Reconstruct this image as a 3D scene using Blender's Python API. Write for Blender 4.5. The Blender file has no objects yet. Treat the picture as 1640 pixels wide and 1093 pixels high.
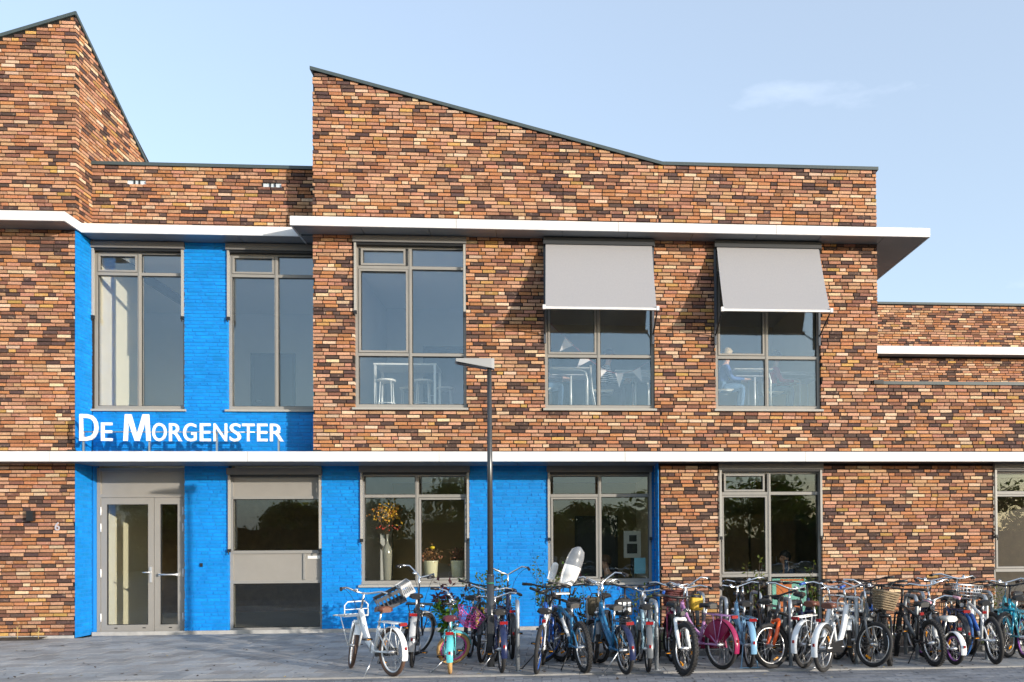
import bpy, math, random
from mathutils import Vector, Matrix, noise

R = math.radians
random.seed(7)
scene = bpy.context.scene
COL = scene.collection

# ------------------------------------------------------------------ camera
cam_d = bpy.data.cameras.new('camera')
cam = bpy.data.objects.new('camera', cam_d)
COL.objects.link(cam)
cam_d.sensor_width = 36.0
cam_d.lens = 29.51
cam_d.shift_x = -0.0963
cam_d.shift_y = 0.1891
cam_d.clip_start = 0.1
cam_d.clip_end = 3000
YAW, PITCH, ROLL = -.067916, .0110722, -.0067177
fwd = Vector((-math.sin(YAW)*math.cos(PITCH), math.cos(YAW)*math.cos(PITCH), math.sin(PITCH)))
rgt = Vector((math.cos(YAW), math.sin(YAW), 0)); upv = rgt.cross(fwd)
r2 = rgt*math.cos(ROLL)+upv*math.sin(ROLL); u2 = -rgt*math.sin(ROLL)+upv*math.cos(ROLL)
cam.matrix_world = Matrix(((r2.x, u2.x, -fwd.x, 7.7182), (r2.y, u2.y, -fwd.y, -14.1431),
                           (r2.z, u2.z, -fwd.z, 1.4585), (0, 0, 0, 1)))
scene.camera = cam

# ------------------------------------------------------------------ sky, sun, exposure
SUN_DIR = Vector((1.2, -1.0, 0.268)).normalized()
ELEV = math.asin(SUN_DIR.z)
AZ = math.atan2(SUN_DIR.x, SUN_DIR.y)          # clockwise from +Y
world = bpy.data.worlds.new('World'); scene.world = world
world.use_nodes = True
wt = world.node_tree; wt.nodes.clear()
def wn(t): return wt.nodes.new(t)
wout = wn('ShaderNodeOutputWorld'); wbg = wn('ShaderNodeBackground')
sky = wn('ShaderNodeTexSky'); sky.sky_type = 'NISHITA'; sky.sun_disc = False
sky.sun_elevation = ELEV; sky.sun_rotation = AZ
sky.altitude = 0; sky.air_density = 1.0; sky.dust_density = 1.5; sky.ozone_density = 2.2; sky.air_density = 1.1
# thin drifting cloud over the whole sky (noise in view direction, flattened towards the horizon)
tc = wn('ShaderNodeTexCoord'); mp = wn('ShaderNodeMapping'); mp.inputs['Scale'].default_value = (1.0, 1.0, 3.2)
mp.inputs['Location'].default_value = (0.9, 0.75, 0.3)
nz = wn('ShaderNodeTexNoise'); nz.inputs['Scale'].default_value = 2.1; nz.inputs['Detail'].default_value = 9; nz.inputs['Roughness'].default_value = .56
rp = wn('ShaderNodeValToRGB'); rp.color_ramp.elements[0].position = .56; rp.color_ramp.elements[1].position = .88
rp.color_ramp.elements[0].color = (.25, .25, .25, 1)
rp.color_ramp.elements[1].color = (.85, .85, .85, 1)
mx = wn('ShaderNodeMix'); mx.data_type = 'RGBA'
mx.inputs['B'].default_value = (4.6, 5.0, 5.75, 1)
wt.links.new(tc.outputs['Generated'], mp.inputs['Vector']); wt.links.new(mp.outputs['Vector'], nz.inputs['Vector'])
wt.links.new(nz.outputs['Fac'], rp.inputs['Fac']); wt.links.new(rp.outputs['Color'], mx.inputs['Factor'])
wt.links.new(sky.outputs['Color'], mx.inputs['A']); wt.links.new(mx.outputs['Result'], wbg.inputs['Color'])
wbg.inputs['Strength'].default_value = 0.15
wt.links.new(wbg.outputs['Background'], wout.inputs['Surface'])

sun_d = bpy.data.lights.new('sun', 'SUN'); sun_d.energy = 2.5; sun_d.angle = R(.55); sun_d.color = (1, .92, .82)
sun = bpy.data.objects.new('sun', sun_d); COL.objects.link(sun)
sun.rotation_euler = SUN_DIR.to_track_quat('Z', 'Y').to_euler()
sun.location = (20, -20, 12)

scene.view_settings.view_transform = 'Standard'
scene.view_settings.look = 'None'
scene.view_settings.exposure = 1.08
scene.view_settings.gamma = 1.0
scene.view_settings.use_curve_mapping = False
scene.cycles.max_bounces = 8
scene.cycles.transparent_max_bounces = 12
scene.cycles.use_denoising = True
scene.cycles.sample_clamp_indirect = 6.0

# ------------------------------------------------------------------ materials
MATS = {}
def srgb(r, g, b):
    f = lambda c: (c/255/12.92) if c/255 <= .04045 else ((c/255+.055)/1.055)**2.4
    return (f(r), f(g), f(b))
def mat(name, col, rough=.6, metal=0., noise_amt=.0, nscale=8., bump=0., bscale=60., spec=.5, coat=0., emit=0., trans=0., stretch=None):
    if name in MATS: return MATS[name]
    m = bpy.data.materials.new(name); m.use_nodes = True
    nt = m.node_tree; b = nt.nodes['Principled BSDF']
    b.inputs['Base Color'].default_value = (*col, 1)
    b.inputs['Roughness'].default_value = rough; b.inputs['Metallic'].default_value = metal
    b.inputs['Specular IOR Level'].default_value = spec
    b.inputs['Coat Weight'].default_value = coat
    b.inputs['Coat Roughness'].default_value = .12
    if trans:
        b.inputs['Subsurface Weight'].default_value = 0
    if noise_amt or bump:
        t = nt.nodes.new('ShaderNodeTexCoord')
    if noise_amt:
        n = nt.nodes.new('ShaderNodeTexNoise'); n.inputs['Scale'].default_value = nscale; n.inputs['Detail'].default_value = 6; n.inputs['Roughness'].default_value = .65
        if stretch:
            mpg = nt.nodes.new('ShaderNodeMapping'); mpg.inputs['Scale'].default_value = stretch
            nt.links.new(t.outputs['Object'], mpg.inputs['Vector']); nt.links.new(mpg.outputs['Vector'], n.inputs['Vector'])
        else: nt.links.new(t.outputs['Object'], n.inputs['Vector'])
        mr = nt.nodes.new('ShaderNodeMapRange'); mr.inputs['From Min'].default_value = .3; mr.inputs['From Max'].default_value = .7
        mr.inputs['To Min'].default_value = 1-noise_amt; mr.inputs['To Max'].default_value = 1+noise_amt*.6
        nt.links.new(n.outputs['Fac'], mr.inputs['Value'])
        mm = nt.nodes.new('ShaderNodeMix'); mm.data_type = 'RGBA'; mm.blend_type = 'MULTIPLY'; mm.inputs['Factor'].default_value = 1
        mm.inputs['A'].default_value = (*col, 1); nt.links.new(mr.outputs['Result'], mm.inputs['B'])
        nt.links.new(mm.outputs['Result'], b.inputs['Base Color'])
    if bump:
        n2 = nt.nodes.new('ShaderNodeTexNoise'); n2.inputs['Scale'].default_value = bscale; n2.inputs['Detail'].default_value = 5
        nt.links.new(t.outputs['Object'], n2.inputs['Vector'])
        bp = nt.nodes.new('ShaderNodeBump'); bp.inputs['Strength'].default_value = bump; bp.inputs['Distance'].default_value = .01
        nt.links.new(n2.outputs['Fac'], bp.inputs['Height']); nt.links.new(bp.outputs['Normal'], b.inputs['Normal'])
    if emit:
        b.inputs['Emission Color'].default_value = (*col, 1); b.inputs['Emission Strength'].default_value = emit
    MATS[name] = m
    return m

def attr_mat(name, rough, namt, nscale, bump, pale=0., stain=0.):
    """surface whose per-piece colour is stored on the mesh (attribute bcol), with grain, blotches and fine relief on top"""
    m = bpy.data.materials.new(name); m.use_nodes = True
    nt = m.node_tree; b = nt.nodes['Principled BSDF']; b.inputs['Roughness'].default_value = rough
    b.inputs['Specular IOR Level'].default_value = .25
    a = nt.nodes.new('ShaderNodeAttribute'); a.attribute_name = 'bcol'
    g = nt.nodes.new('ShaderNodeNewGeometry')
    n = nt.nodes.new('ShaderNodeTexNoise'); n.inputs['Scale'].default_value = nscale; n.inputs['Detail'].default_value = 7; n.inputs['Roughness'].default_value = .7
    nt.links.new(g.outputs['Position'], n.inputs['Vector'])
    mr = nt.nodes.new('ShaderNodeMapRange'); mr.inputs['From Min'].default_value = .3; mr.inputs['From Max'].default_value = .7
    mr.inputs['To Min'].default_value = 1-namt; mr.inputs['To Max'].default_value = 1+namt*.7
    nt.links.new(n.outputs['Fac'], mr.inputs['Value'])
    mm = nt.nodes.new('ShaderNodeMix'); mm.data_type = 'RGBA'; mm.blend_type = 'MULTIPLY'; mm.inputs['Factor'].default_value = 1
    nt.links.new(a.outputs['Color'], mm.inputs['A']); nt.links.new(mr.outputs['Result'], mm.inputs['B'])
    last = mm.outputs['Result']
    if pale:
        n3 = nt.nodes.new('ShaderNodeTexNoise'); n3.inputs['Scale'].default_value = 14; n3.inputs['Detail'].default_value = 4
        nt.links.new(g.outputs['Position'], n3.inputs['Vector'])
        m3 = nt.nodes.new('ShaderNodeMapRange'); m3.inputs['From Min'].default_value = .60; m3.inputs['From Max'].default_value = .75; m3.inputs['To Max'].default_value = pale
        nt.links.new(n3.outputs['Fac'], m3.inputs['Value'])
        m4 = nt.nodes.new('ShaderNodeMix'); m4.data_type = 'RGBA'; m4.inputs['B'].default_value = (.66, .46, .32, 1)
        nt.links.new(m3.outputs['Result'], m4.inputs['Factor']); nt.links.new(last, m4.inputs['A']); last = m4.outputs['Result']
    if stain:
        n5 = nt.nodes.new('ShaderNodeTexNoise'); n5.inputs['Scale'].default_value = 1.7; n5.inputs['Detail'].default_value = 8; n5.inputs['Roughness'].default_value = .62
        nt.links.new(g.outputs['Position'], n5.inputs['Vector'])
        m5 = nt.nodes.new('ShaderNodeMapRange'); m5.inputs['From Min'].default_value = .35; m5.inputs['From Max'].default_value = .62; m5.inputs['To Min'].default_value = 1-stain; m5.inputs['To Max'].default_value = 1+stain*.25
        nt.links.new(n5.outputs['Fac'], m5.inputs['Value'])
        m6 = nt.nodes.new('ShaderNodeMix'); m6.data_type = 'RGBA'; m6.blend_type = 'MULTIPLY'; m6.inputs['Factor'].default_value = 1
        nt.links.new(last, m6.inputs['A']); nt.links.new(m5.outputs['Result'], m6.inputs['B']); last = m6.outputs['Result']
    nt.links.new(last, b.inputs['Base Color'])
    bp = nt.nodes.new('ShaderNodeBump'); bp.inputs['Strength'].default_value = bump; bp.inputs['Distance'].default_value = .006
    nt.links.new(n.outputs['Fac'], bp.inputs['Height']); nt.links.new(bp.outputs['Normal'], b.inputs['Normal'])
    MATS[name] = m
    return m

def glass_mat(name, tint, ior, wav=.0025):
    m = bpy.data.materials.new(name); m.use_nodes = True
    nt = m.node_tree; nt.nodes.clear()
    o = nt.nodes.new('ShaderNodeOutputMaterial'); mixs = nt.nodes.new('ShaderNodeMixShader')
    tr = nt.nodes.new('ShaderNodeBsdfTransparent'); tr.inputs['Color'].default_value = (*tint, 1)
    gl = nt.nodes.new('ShaderNodeBsdfGlossy'); gl.inputs['Roughness'].default_value = .0; gl.inputs['Color'].default_value = (.74, .88, 1, 1)
    lw = nt.nodes.new('ShaderNodeLayerWeight'); pw_ = nt.nodes.new('ShaderNodeMath'); pw_.operation = 'POWER'; pw_.inputs[1].default_value = 5
    nt.links.new(lw.outputs['Facing'], pw_.inputs[0]); lw.inputs['Blend'].default_value = .5
    fr = nt.nodes.new('ShaderNodeMapRange'); fr.inputs['To Min'].default_value = ior; fr.inputs['To Max'].default_value = 1.
    nt.links.new(pw_.outputs[0], fr.inputs['Value'])
    t = nt.nodes.new('ShaderNodeNewGeometry'); n = nt.nodes.new('ShaderNodeTexNoise'); n.inputs['Scale'].default_value = 1.6; n.inputs['Detail'].default_value = 1.5
    nt.links.new(t.outputs['Position'], n.inputs['Vector'])
    bp = nt.nodes.new('ShaderNodeBump'); bp.inputs['Strength'].default_value = 1.0; bp.inputs['Distance'].default_value = wav
    nt.links.new(n.outputs['Fac'], bp.inputs['Height']); nt.links.new(bp.outputs['Normal'], gl.inputs['Normal'])
    nt.links.new(fr.outputs['Result'], mixs.inputs['Fac']); nt.links.new(tr.outputs[0], mixs.inputs[1]); nt.links.new(gl.outputs[0], mixs.inputs[2])
    nt.links.new(mixs.outputs[0], o.inputs['Surface'])
    MATS[name] = m
    return m

M_BRICK = attr_mat('brick', .9, .42, 48, .6, pale=.42)
M_BLUE = attr_mat('blue painted brick', .6, .16, 9, .35, stain=.16)
M_SLAB = attr_mat('concrete slab', .9, .18, 22, .25, stain=.22)
M_MORTAR = mat('dark mortar', (.016, .0105, .009), .95, noise_amt=.4, nscale=30)
M_BLUEM = mat('blue painted mortar', (.003, .20, .585), .6)
M_WHITE = mat('white coated fascia', (.69, .69, .685), .38, noise_amt=.12, nscale=5, stretch=(1, 1, .12))
M_SOFFIT = mat('grey white soffit', (.25, .265, .28), .25, noise_amt=.08, nscale=2)
M_COPING = mat('dark green grey coping', (.055, .075, .078), .45)
M_FRAME = mat('taupe window frame', (.265, .257, .238), .42, noise_amt=.06, nscale=5)
M_HEAD = mat('grey screen cassette', (.16, .155, .15), .5)
M_SILL = mat('sill aluminium', (.36, .35, .32), .4, noise_amt=.06, nscale=4)
M_DOOR = mat('taupe door coating', (.27, .255, .23), .4, noise_amt=.05, nscale=4)
M_RUB = mat('black rubber seal', (.012, .012, .012), .6)
M_BLK = mat('black plastic', (.015, .015, .016), .42)
M_CHROME = mat('chrome', (.72, .73, .74), .18, metal=1.)
M_ALU = mat('brushed aluminium', (.62, .63, .64), .35, metal=1.)
M_GALV = mat('galvanised steel', (.44, .47, .49), .48, metal=.75, noise_amt=.25, nscale=30)
M_GLASS = glass_mat('window glass', (.98, .985, .98), .118)
M_GLASSD = glass_mat('ground floor glass', (.94, .945, .92), .068)

# ------------------------------------------------------------------ mesh helpers
class MB:
    def __init__(s): s.v = []; s.f = []; s.c = []; s.m = []; s.sm = []
    def face(s, idx, c=None, m=0, sm=False): s.f.append(idx); s.c.append(c); s.m.append(m); s.sm.append(sm)
    def quad(s, a, b, c, d, col=None, m=0):
        i = len(s.v); s.v += [a, b, c, d]; s.face((i, i+1, i+2, i+3), col, m); return s
    def box(s, lo, hi, col=None, m=0, skip=(), mtx=None):
        x0, y0, z0 = lo; x1, y1, z1 = hi; i = len(s.v)
        p = [(x0,y0,z0),(x1,y0,z0),(x1,y1,z0),(x0,y1,z0),(x0,y0,z1),(x1,y0,z1),(x1,y1,z1),(x0,y1,z1)]
        if mtx is not None: p = [tuple(mtx @ Vector(q)) for q in p]
        s.v += p
        for k, fc in (('b',(0,3,2,1)),('t',(4,5,6,7)),('f',(0,1,5,4)),('k',(2,3,7,6)),('l',(3,0,4,7)),('r',(1,2,6,5))):
            if k not in skip: s.face(tuple(i+q for q in fc), col, m)
        return s
    def cbox(s, c, size, mtx=None, m=0, col=None):
        return s.box(tuple(c[k]-size[k]/2 for k in range(3)), tuple(c[k]+size[k]/2 for k in range(3)), col, m, (), mtx)
    def prism(s, pts, axis, a, b, m=0):
        """polygon pts (2D) extruded along an axis from a to b"""
        i = len(s.v); n = len(pts)
        def P(q, w):
            return (q[0], w, q[1]) if axis == 'y' else ((w, q[0], q[1]) if axis == 'x' else (q[0], q[1], w))
        s.v += [P(q, a) for q in pts]+[P(q, b) for q in pts]
        s.face(tuple(range(i, i+n)), None, m); s.face(tuple(range(i+2*n-1, i+n-1, -1)), None, m)
        for k in range(n):
            k2 = (k+1) % n; s.face((i+k2, i+k, i+n+k, i+n+k2), None, m)
        return s
    def tube(s, pts, r, n=8, closed=False, m=0, caps=True):
        pts = [Vector(p) for p in pts]; N = len(pts)
        rr = r if isinstance(r, (list, tuple)) else [r]*N
        base = len(s.v); prev = None
        for k, p in enumerate(pts):
            if closed: t = pts[(k+1) % N]-pts[k-1]
            else: t = pts[min(k+1, N-1)]-pts[max(k-1, 0)]
            t = t.normalized() if t.length > 1e-9 else Vector((0, 0, 1))
            if prev is None:
                a = Vector((0, 0, 1)) if abs(t.z) < .9 else Vector((1, 0, 0))
                u = t.cross(a).normalized()
            else:
                u = (prev-t*prev.dot(t))
                u = u.normalized() if u.length > 1e-6 else t.orthogonal().normalized()
            prev = u; w = t.cross(u)
            for j in range(n):
                a = 2*math.pi*j/n
                s.v.append(tuple(p+(u*math.cos(a)+w*math.sin(a))*rr[k]))
        K = N if closed else N-1
        for k in range(K):
            k2 = (k+1) % N
            for j in range(n):
                j2 = (j+1) % n
                s.face((base+k*n+j, base+k*n+j2, base+k2*n+j2, base+k2*n+j), None, m, True)
        if caps and not closed:
            s.face(tuple(base+j for j in range(n-1, -1, -1)), None, m); s.face(tuple(base+(N-1)*n+j for j in range(n)), None, m)
        return s
    def torus(s, c, Rr, r, axis='y', n=32, k=8, m=0, squash=1.):
        base = len(s.v)
        for i in range(n):
            a = 2*math.pi*i/n
            for j in range(k):
                b = 2*math.pi*j/k
                rad = Rr+r*math.cos(b); h = r*math.sin(b)*squash
                if axis == 'y': s.v.append((c[0]+rad*math.cos(a), c[1]+h, c[2]+rad*math.sin(a)))
                else: s.v.append((c[0]+rad*math.cos(a), c[1]+rad*math.sin(a), c[2]+h))
        for i in range(n):
            i2 = (i+1) % n
            for j in range(k):
                j2 = (j+1) % k
                s.face((base+i*k+j, base+i*k+j2, base+i2*k+j2, base+i2*k+j), None, m, True)
        return s
    def lathe(s, prof, c=(0, 0, 0), n=20, m=0):
        base = len(s.v)
        for (r, z) in prof:
            for j in range(n):
                a = 2*math.pi*j/n; s.v.append((c[0]+r*math.cos(a), c[1]+r*math.sin(a), c[2]+z))
        for k in range(len(prof)-1):
            for j in range(n):
                j2 = (j+1) % n
                s.face((base+k*n+j, base+k*n+j2, base+(k+1)*n+j2, base+(k+1)*n+j), None, m, True)
        s.face(tuple(base+j for j in range(n-1, -1, -1)), None, m)
        s.face(tuple(base+(len(prof)-1)*n+j for j in range(n)), None, m)
        return s
    def ball(s, c, r, n=10, k=7, m=0):
        rx, ry, rz = r if isinstance(r, (tuple, list)) else (r, r, r)
        base = len(s.v)
        for i in range(k+1):
            t = math.pi*i/k
            for j in range(n):
                a = 2*math.pi*j/n
                s.v.append((c[0]+rx*math.sin(t)*math.cos(a), c[1]+ry*math.sin(t)*math.sin(a), c[2]+rz*math.cos(t)))
        for i in range(k):
            for j in range(n):
                j2 = (j+1) % n
                s.face((base+i*n+j, base+(i+1)*n+j, base+(i+1)*n+j2, base+i*n+j2), None, m, True)
        return s
    def xf(s, mtx):
        s.v = [tuple(mtx @ Vector(p)) for p in s.v]; return s
    def mesh(s, name, mats):
        me = bpy.data.meshes.new(name); me.from_pydata(s.v, [], s.f)
        if not isinstance(mats, (list, tuple)): mats = [mats]
        for m in mats: me.materials.append(m)
        if any(s.m): me.polygons.foreach_set('material_index', s.m)
        me.polygons.foreach_set('use_smooth', s.sm)
        if any(c is not None for c in s.c):
            at = me.attributes.new('bcol', 'FLOAT_COLOR', 'FACE')
            flat = []
            for c in s.c: flat += [*(c or (.5, .5, .5)), 1.]
            at.data.foreach_set('color', flat)
        me.update()
        return me
    def build(s, name, mats, parent=None):
        return link(name, s.mesh(name, mats), parent)

def link(name, data, parent=None):
    o = bpy.data.objects.new(name, data); COL.objects.link(o)
    if parent is not None: o.parent = parent
    return o
def empty(name, loc=(0, 0, 0), rz=0., parent=None):
    o = link(name, None, parent); o.location = loc; o.rotation_euler = (0, 0, rz); o.empty_display_size = .1
    return o
def tag(o, label=None, cat=None, group=None, kind=None):
    if label: o['label'] = label
    if cat: o['category'] = cat
    if group: o['group'] = group
    if kind: o['kind'] = kind
    return o
def copy_tree(o, parent=None):
    c = o.copy(); COL.objects.link(c); c.parent = parent
    for ch in list(o.children): copy_tree(ch, c)
    return c
# ================================================================== THE BUILDING
REC = 0.487                      # depth of the blue recess behind the brick face
COURSE, BH, BL, JT = .061, .0450, .205, .0155
CAN_LO, CAN_HI = 2.82, 6.62      # undersides of the two canopies
OVER = .40                       # canopy overhang
HOLES_F = [(4.44, 6.28, 3.745, 6.63), (7.59, 9.45, 3.745, 6.63), (10.50, 12.33, 3.745, 6.63),
           (10.54, 12.33, .06, 2.84), (15.39, 17.25, .06, 2.84)]
HOLES_R = [(.03, 1.50, -.1, 2.84), (2.22, 3.77, -.1, 2.84), (4.42, 6.27, .77, 2.84), (7.62, 9.44, .77, 2.84),
           (.0, 1.50, 3.77, 6.63), (2.21, 3.78, 3.77, 6.63)]
VENTS = [(.56, .87, 7.575, 7.675), (2.80, 3.11, 7.585, 7.69)]
RIGHT_END = 21.0
def tower_top(x): return 10.16+.347*x
def block_top(x): return max(7.93, 9.38-.247*(x-3.77))

school = empty('school_building')
tag(school, 'brown brick school with blue painted entrance recess and white canopies', 'building')

PAL = [((.50, .283, .170), .30), ((.43, .190, .088), .23), ((.42, .205, .128), .14), ((.63, .45, .30), .06), ((.48, .28, .095), .055),
       ((.27, .115, .068), .09), ((.105, .055, .045), .15)]
def brick_col(x, z, u=None):
    n = noise.noise(Vector((x*1.1, z*3.1, 4.2)))+.6*noise.noise(Vector((x*.35, z*.9, 9.1)))
    dark = min(.62, max(.08, .26+.30*n))
    if random.random() < dark:
        c = (.095, .058, .050) if random.random() < .55 else (.22, .105, .068)
    else:
        q = random.random()*.76; c = PAL[0][0]
        for col, w in PAL[:5]:
            q -= w
            if q <= 0: c = col; break
    k = random.uniform(.74, 1.18); h = random.uniform(-.05, .05)
    return (min(.8, c[0]*k), min(.7, c[1]*k*(1+h)), min(.6, c[2]*k*(1-h)))
def blue_col(x, z):
    k = random.uniform(.88, 1.07)
    return (.003*k, .238*k*random.uniform(.96, 1.05), .68*k)

def bond(a, b, rnd):
    """wild bond: split [a,b] into stretchers and headers"""
    out = []; x = a-rnd.random()*.2
    while x < b-.002:
        L = BL if rnd.random() < .80 else .10
        x0, x1 = max(a, x), min(b, x+L)
        if x1-x0 > .022: out.append((x0, x1, L if (x0 == x and x1 == x+L) else 0))
        x += L+JT
    return out
def cut(iv, h0, h1):
    out = []
    for a, b in iv:
        if h1 <= a or h0 >= b: out.append((a, b))
        else:
            if h0-a > .03: out.append((a, h0))
            if b-h1 > .03: out.append((h1, b))
    return out

def jit(): return random.uniform(-.0022, .0022)
def brick_box(mb, lo, hi, col, jz=True):
    """one brick of a Y-facing wall: five faces, edges a little uneven"""
    (x0, y0, z0), (x1, y1, z1) = lo, hi; i = len(mb.v); o = random.uniform(-.0025, .0035)
    mb.v += [(x0+jit(), y0+o+jit()*.6, z0+jit()), (x1+jit(), y0+o+jit()*.6, z0+jit()), (x1, y1, z0), (x0, y1, z0),
             (x0+jit(), y0+o+jit()*.6, z1+jit()), (x1+jit(), y0+o+jit()*.6, z1+jit()), (x1, y1, z1), (x0, y1, z1)]
    for fc in ((0,3,2,1), (4,5,6,7), (0,1,5,4), (3,0,4,7), (1,2,6,5)):
        mb.face(tuple(i+q for q in fc), col)

CAMP = Vector((7.7182, -14.1431, 1.4585))
def lay_bricks(parent, intervals, z0, z1, Y, depth, colf, mtl, singles, part_name, seed, ok=lambda x, z: True):
    rnd = random.Random(seed); bricks = []
    n = int((z1-z0)/COURSE)+1
    for k in range(n):
        zb = z0+k*COURSE
        if zb+BH > z1+.02: break
        for a, b in intervals(zb+BH/2):
            for x0, x1, full in bond(a, b, rnd): bricks.append((x0, x1, zb, full))
    pick = set()
    if singles:
        cand = [(abs(0)+(Vector(((q[0]+q[1])/2, Y, q[2]))-CAMP).length, i) for i, q in enumerate(bricks) if q[3] == BL and ok((q[0]+q[1])/2, q[2])]
        cand.sort(); pick = {i for _, i in cand[:singles]}
    variants = {}
    mb = MB()
    for i, (x0, x1, zb, full) in enumerate(bricks):
        c = colf((x0+x1)/2, zb)
        if i in pick:
            key = tuple(round(q*14) for q in c) if mtl is M_BRICK else round(c[2]*60)
            if key not in variants:
                t = MB(); brick_box(t, (-BL/2, 0, 0), (BL/2, depth, BH), c); variants[key] = t.mesh(part_name, mtl)
            o = link('brick' if mtl is M_BRICK else 'painted_brick', variants[key], parent); o.location = ((x0+x1)/2, Y, zb)
        else: brick_box(mb, (x0, Y, zb), (x1, Y+depth, zb+BH), c)
    o = mb.build(part_name, mtl, parent); o['kind'] = 'stuff'
    return o

def panel_wall(name, rects, holes, Y0, Y1, mtl, parent, polys=(), grow=.008):
    """mortar core of a wall: rects minus holes as one solid with reveals, plus sloped top pieces"""
    H = [(a-grow, b+grow, c-grow, d+grow) for a, b, c, d in holes]
    xs = sorted({round(v, 4) for r in rects for v in r[:2]} | {round(v, 4) for r in H for v in r[:2]})
    zs = sorted({round(v, 4) for r in rects for v in r[2:]} | {round(v, 4) for r in H for v in r[2:]})
    def solid(i, j):
        if i < 0 or j < 0 or i >= len(xs)-1 or j >= len(zs)-1: return False
        x = (xs[i]+xs[i+1])/2; z = (zs[j]+zs[j+1])/2
        return any(a < x < b and c < z < d for a, b, c, d in rects) and not any(a < x < b and c < z < d for a, b, c, d in H)
    mb = MB()
    for i in range(len(xs)-1):
        for j in range(len(zs)-1):
            if not solid(i, j): continue
            sk = [k for k, (p, q) in (('l', (i-1, j)), ('r', (i+1, j)), ('b', (i, j-1)), ('t', (i, j+1))) if solid(p, q)]
            mb.box((xs[i], Y0, zs[j]), (xs[i+1], Y1, zs[j+1]), None, 0, tuple(sk))
    for pts in polys: mb.prism(pts, 'y', Y0, Y1)
    return mb.build(name, mtl, parent)

# ---- brick face (plane Y = 0)
def iv_front(z):
    iv = []
    if z < 10.12: iv.append((max(-3.2, (z-10.10)/.347), -.014 if z < CAN_HI else 0.))
    if z > 2.99: 
        xr = RIGHT_END if z < 4.20 else (13.34 if z < 7.89 else 3.77+(9.34-z)/.247)
        if xr > 3.9: iv.append((3.77, xr))
    elif z < CAN_LO-.01: iv.append((9.49+.014, RIGHT_END))
    for a, b, c, d in HOLES_F:
        if c < z < d: iv = cut(iv, a, b)
    if z < 3.72 or z > 6.74: iv = cut(iv, 9.530, 9.539)      # movement joint
    return iv
wall_f = panel_wall('brick_wall', [(9.504, RIGHT_END, .0, 2.9), (3.778, 13.332, 2.9, 7.90), (13.332, RIGHT_END, 2.9, 4.19)],
                    HOLES_F, .015, .17, M_MORTAR, school,
                    polys=[[(3.778, 7.90), (9.6, 7.90), (3.778, 9.35)]])
panel_wall('tower_wall', [(-3.2, -.014, .0, 6.70), (-3.2, -.008, 6.70, 9.05)], [], .015, .17, M_MORTAR, school, polys=[[(-3.2, 9.05), (-.008, 9.05), (-.008, 10.13)]])
lay_bricks(wall_f, iv_front, .045, 10.2, 0., .10, brick_col, M_BRICK, 300, 'brickwork', 3,
           ok=lambda x, z: (z < 2.7 and x > 9.4 and x < 15.3 and z > 1.1) or (3.0 < z < 3.7))
# ---- recess plane: blue below, natural brick parapet above
def iv_blue(z):
    iv = [(0.014, 9.476)] if z < CAN_LO+.02 else [(0.014, 3.77)]
    for a, b, c, d in HOLES_R:
        if c < z < d: iv = cut(iv, a, b)
    return iv
wall_b = panel_wall('painted_wall', [(0., 9.49, 0., 2.9), (0., 3.77, 2.9, 6.68)], HOLES_R, REC+.008, REC+.17, M_BLUEM, school, grow=.004)
panel_wall('inner_lining', [(-.3, 9.49, 0., 2.9), (-.3, 3.77, 2.9, 6.68)], HOLES_R, REC+.171, REC+.30, mat('cream lining', (.60, .57, .47), .8), school, grow=.0)
panel_wall('inner_lining', [(-3.2, -.31, 0., 6.7), (9.504, RIGHT_END, .0, 2.9), (3.96, 13.13, 3.05, 6.62)], HOLES_F, .171, .30, MATS['cream lining'], school, grow=.0)
def blue_bond():
    lay_bricks(wall_b, iv_blue, .045, 6.66, REC, .10, blue_col, M_BLUE, 300, 'painted_brickwork', 11,
               ok=lambda x, z: z < 2.75 or 3.1 < z < 3.7)
blue_bond()
def iv_par(z):
    iv = [(0., 3.77)]
    for a, b, c, d in VENTS:
        if c < z < d: iv = cut(iv, a, b)
    return iv
wall_p = panel_wall('parapet_wall', [(0., 3.77, 6.68, 7.92)], VENTS, REC+.014, REC+.30, M_MORTAR, school)
lay_bricks(wall_p, iv_par, 6.755, 7.90, REC, .10, brick_col, M_BRICK, 0, 'parapet_brickwork', 5)
for (a, b, c, d) in VENTS:
    v = MB(); v.box((a, REC+.03, c), (b, REC+.05, d)); 
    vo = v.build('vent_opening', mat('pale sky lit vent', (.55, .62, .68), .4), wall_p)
    v = MB()
    for t in (.36, .62): v.box((a+(b-a)*t, REC+.012, c), (a+(b-a)*t+.02, REC+.029, d))
    v.build('vent_bar', M_BLK, wall_p)

# ---- faces that run in depth (X = const)
def lay_side(parent, X, sgn, iv, z0, z1, colf, mtl, name, seed, thick):
    rnd = random.Random(seed); mb = MB(); n = int((z1-z0)/COURSE)+1
    for k in range(n):
        zb = z0+k*COURSE
        if zb+BH > z1+.02: break
        for a, b in iv(zb+BH/2):
            for y0, y1, full in bond(a, b, rnd):
                o = random.uniform(-.002, .003)
                lo, hi = (X-thick, y0, zb), (X+o, y1, zb+BH)
                if sgn < 0: lo, hi = (X+o, y0, zb), (X+thick, y1, zb+BH)
                mb.box(lo, hi, colf(y0*1.7+X, zb), 0, ('l',) if sgn > 0 else ('r',))
    o = mb.build(name, mtl, parent); o['kind'] = 'stuff'; return o
side = MB(); side.box((-.30, .30, 0), (-.008, REC+.3, 6.68)); side.prism([(.30, 6.68), (7.0, 6.68), (.30, 9.95)], 'x', -.30, -.008)
side.prism([(.009, 6.68), (.30, 6.68), (.30, 9.95), (.009, 10.12)], 'x', -.299, -.009)
side_w = side.build('side_wall', M_MORTAR, school)
def tower_side_top(y): return 10.11-.57*y
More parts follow.
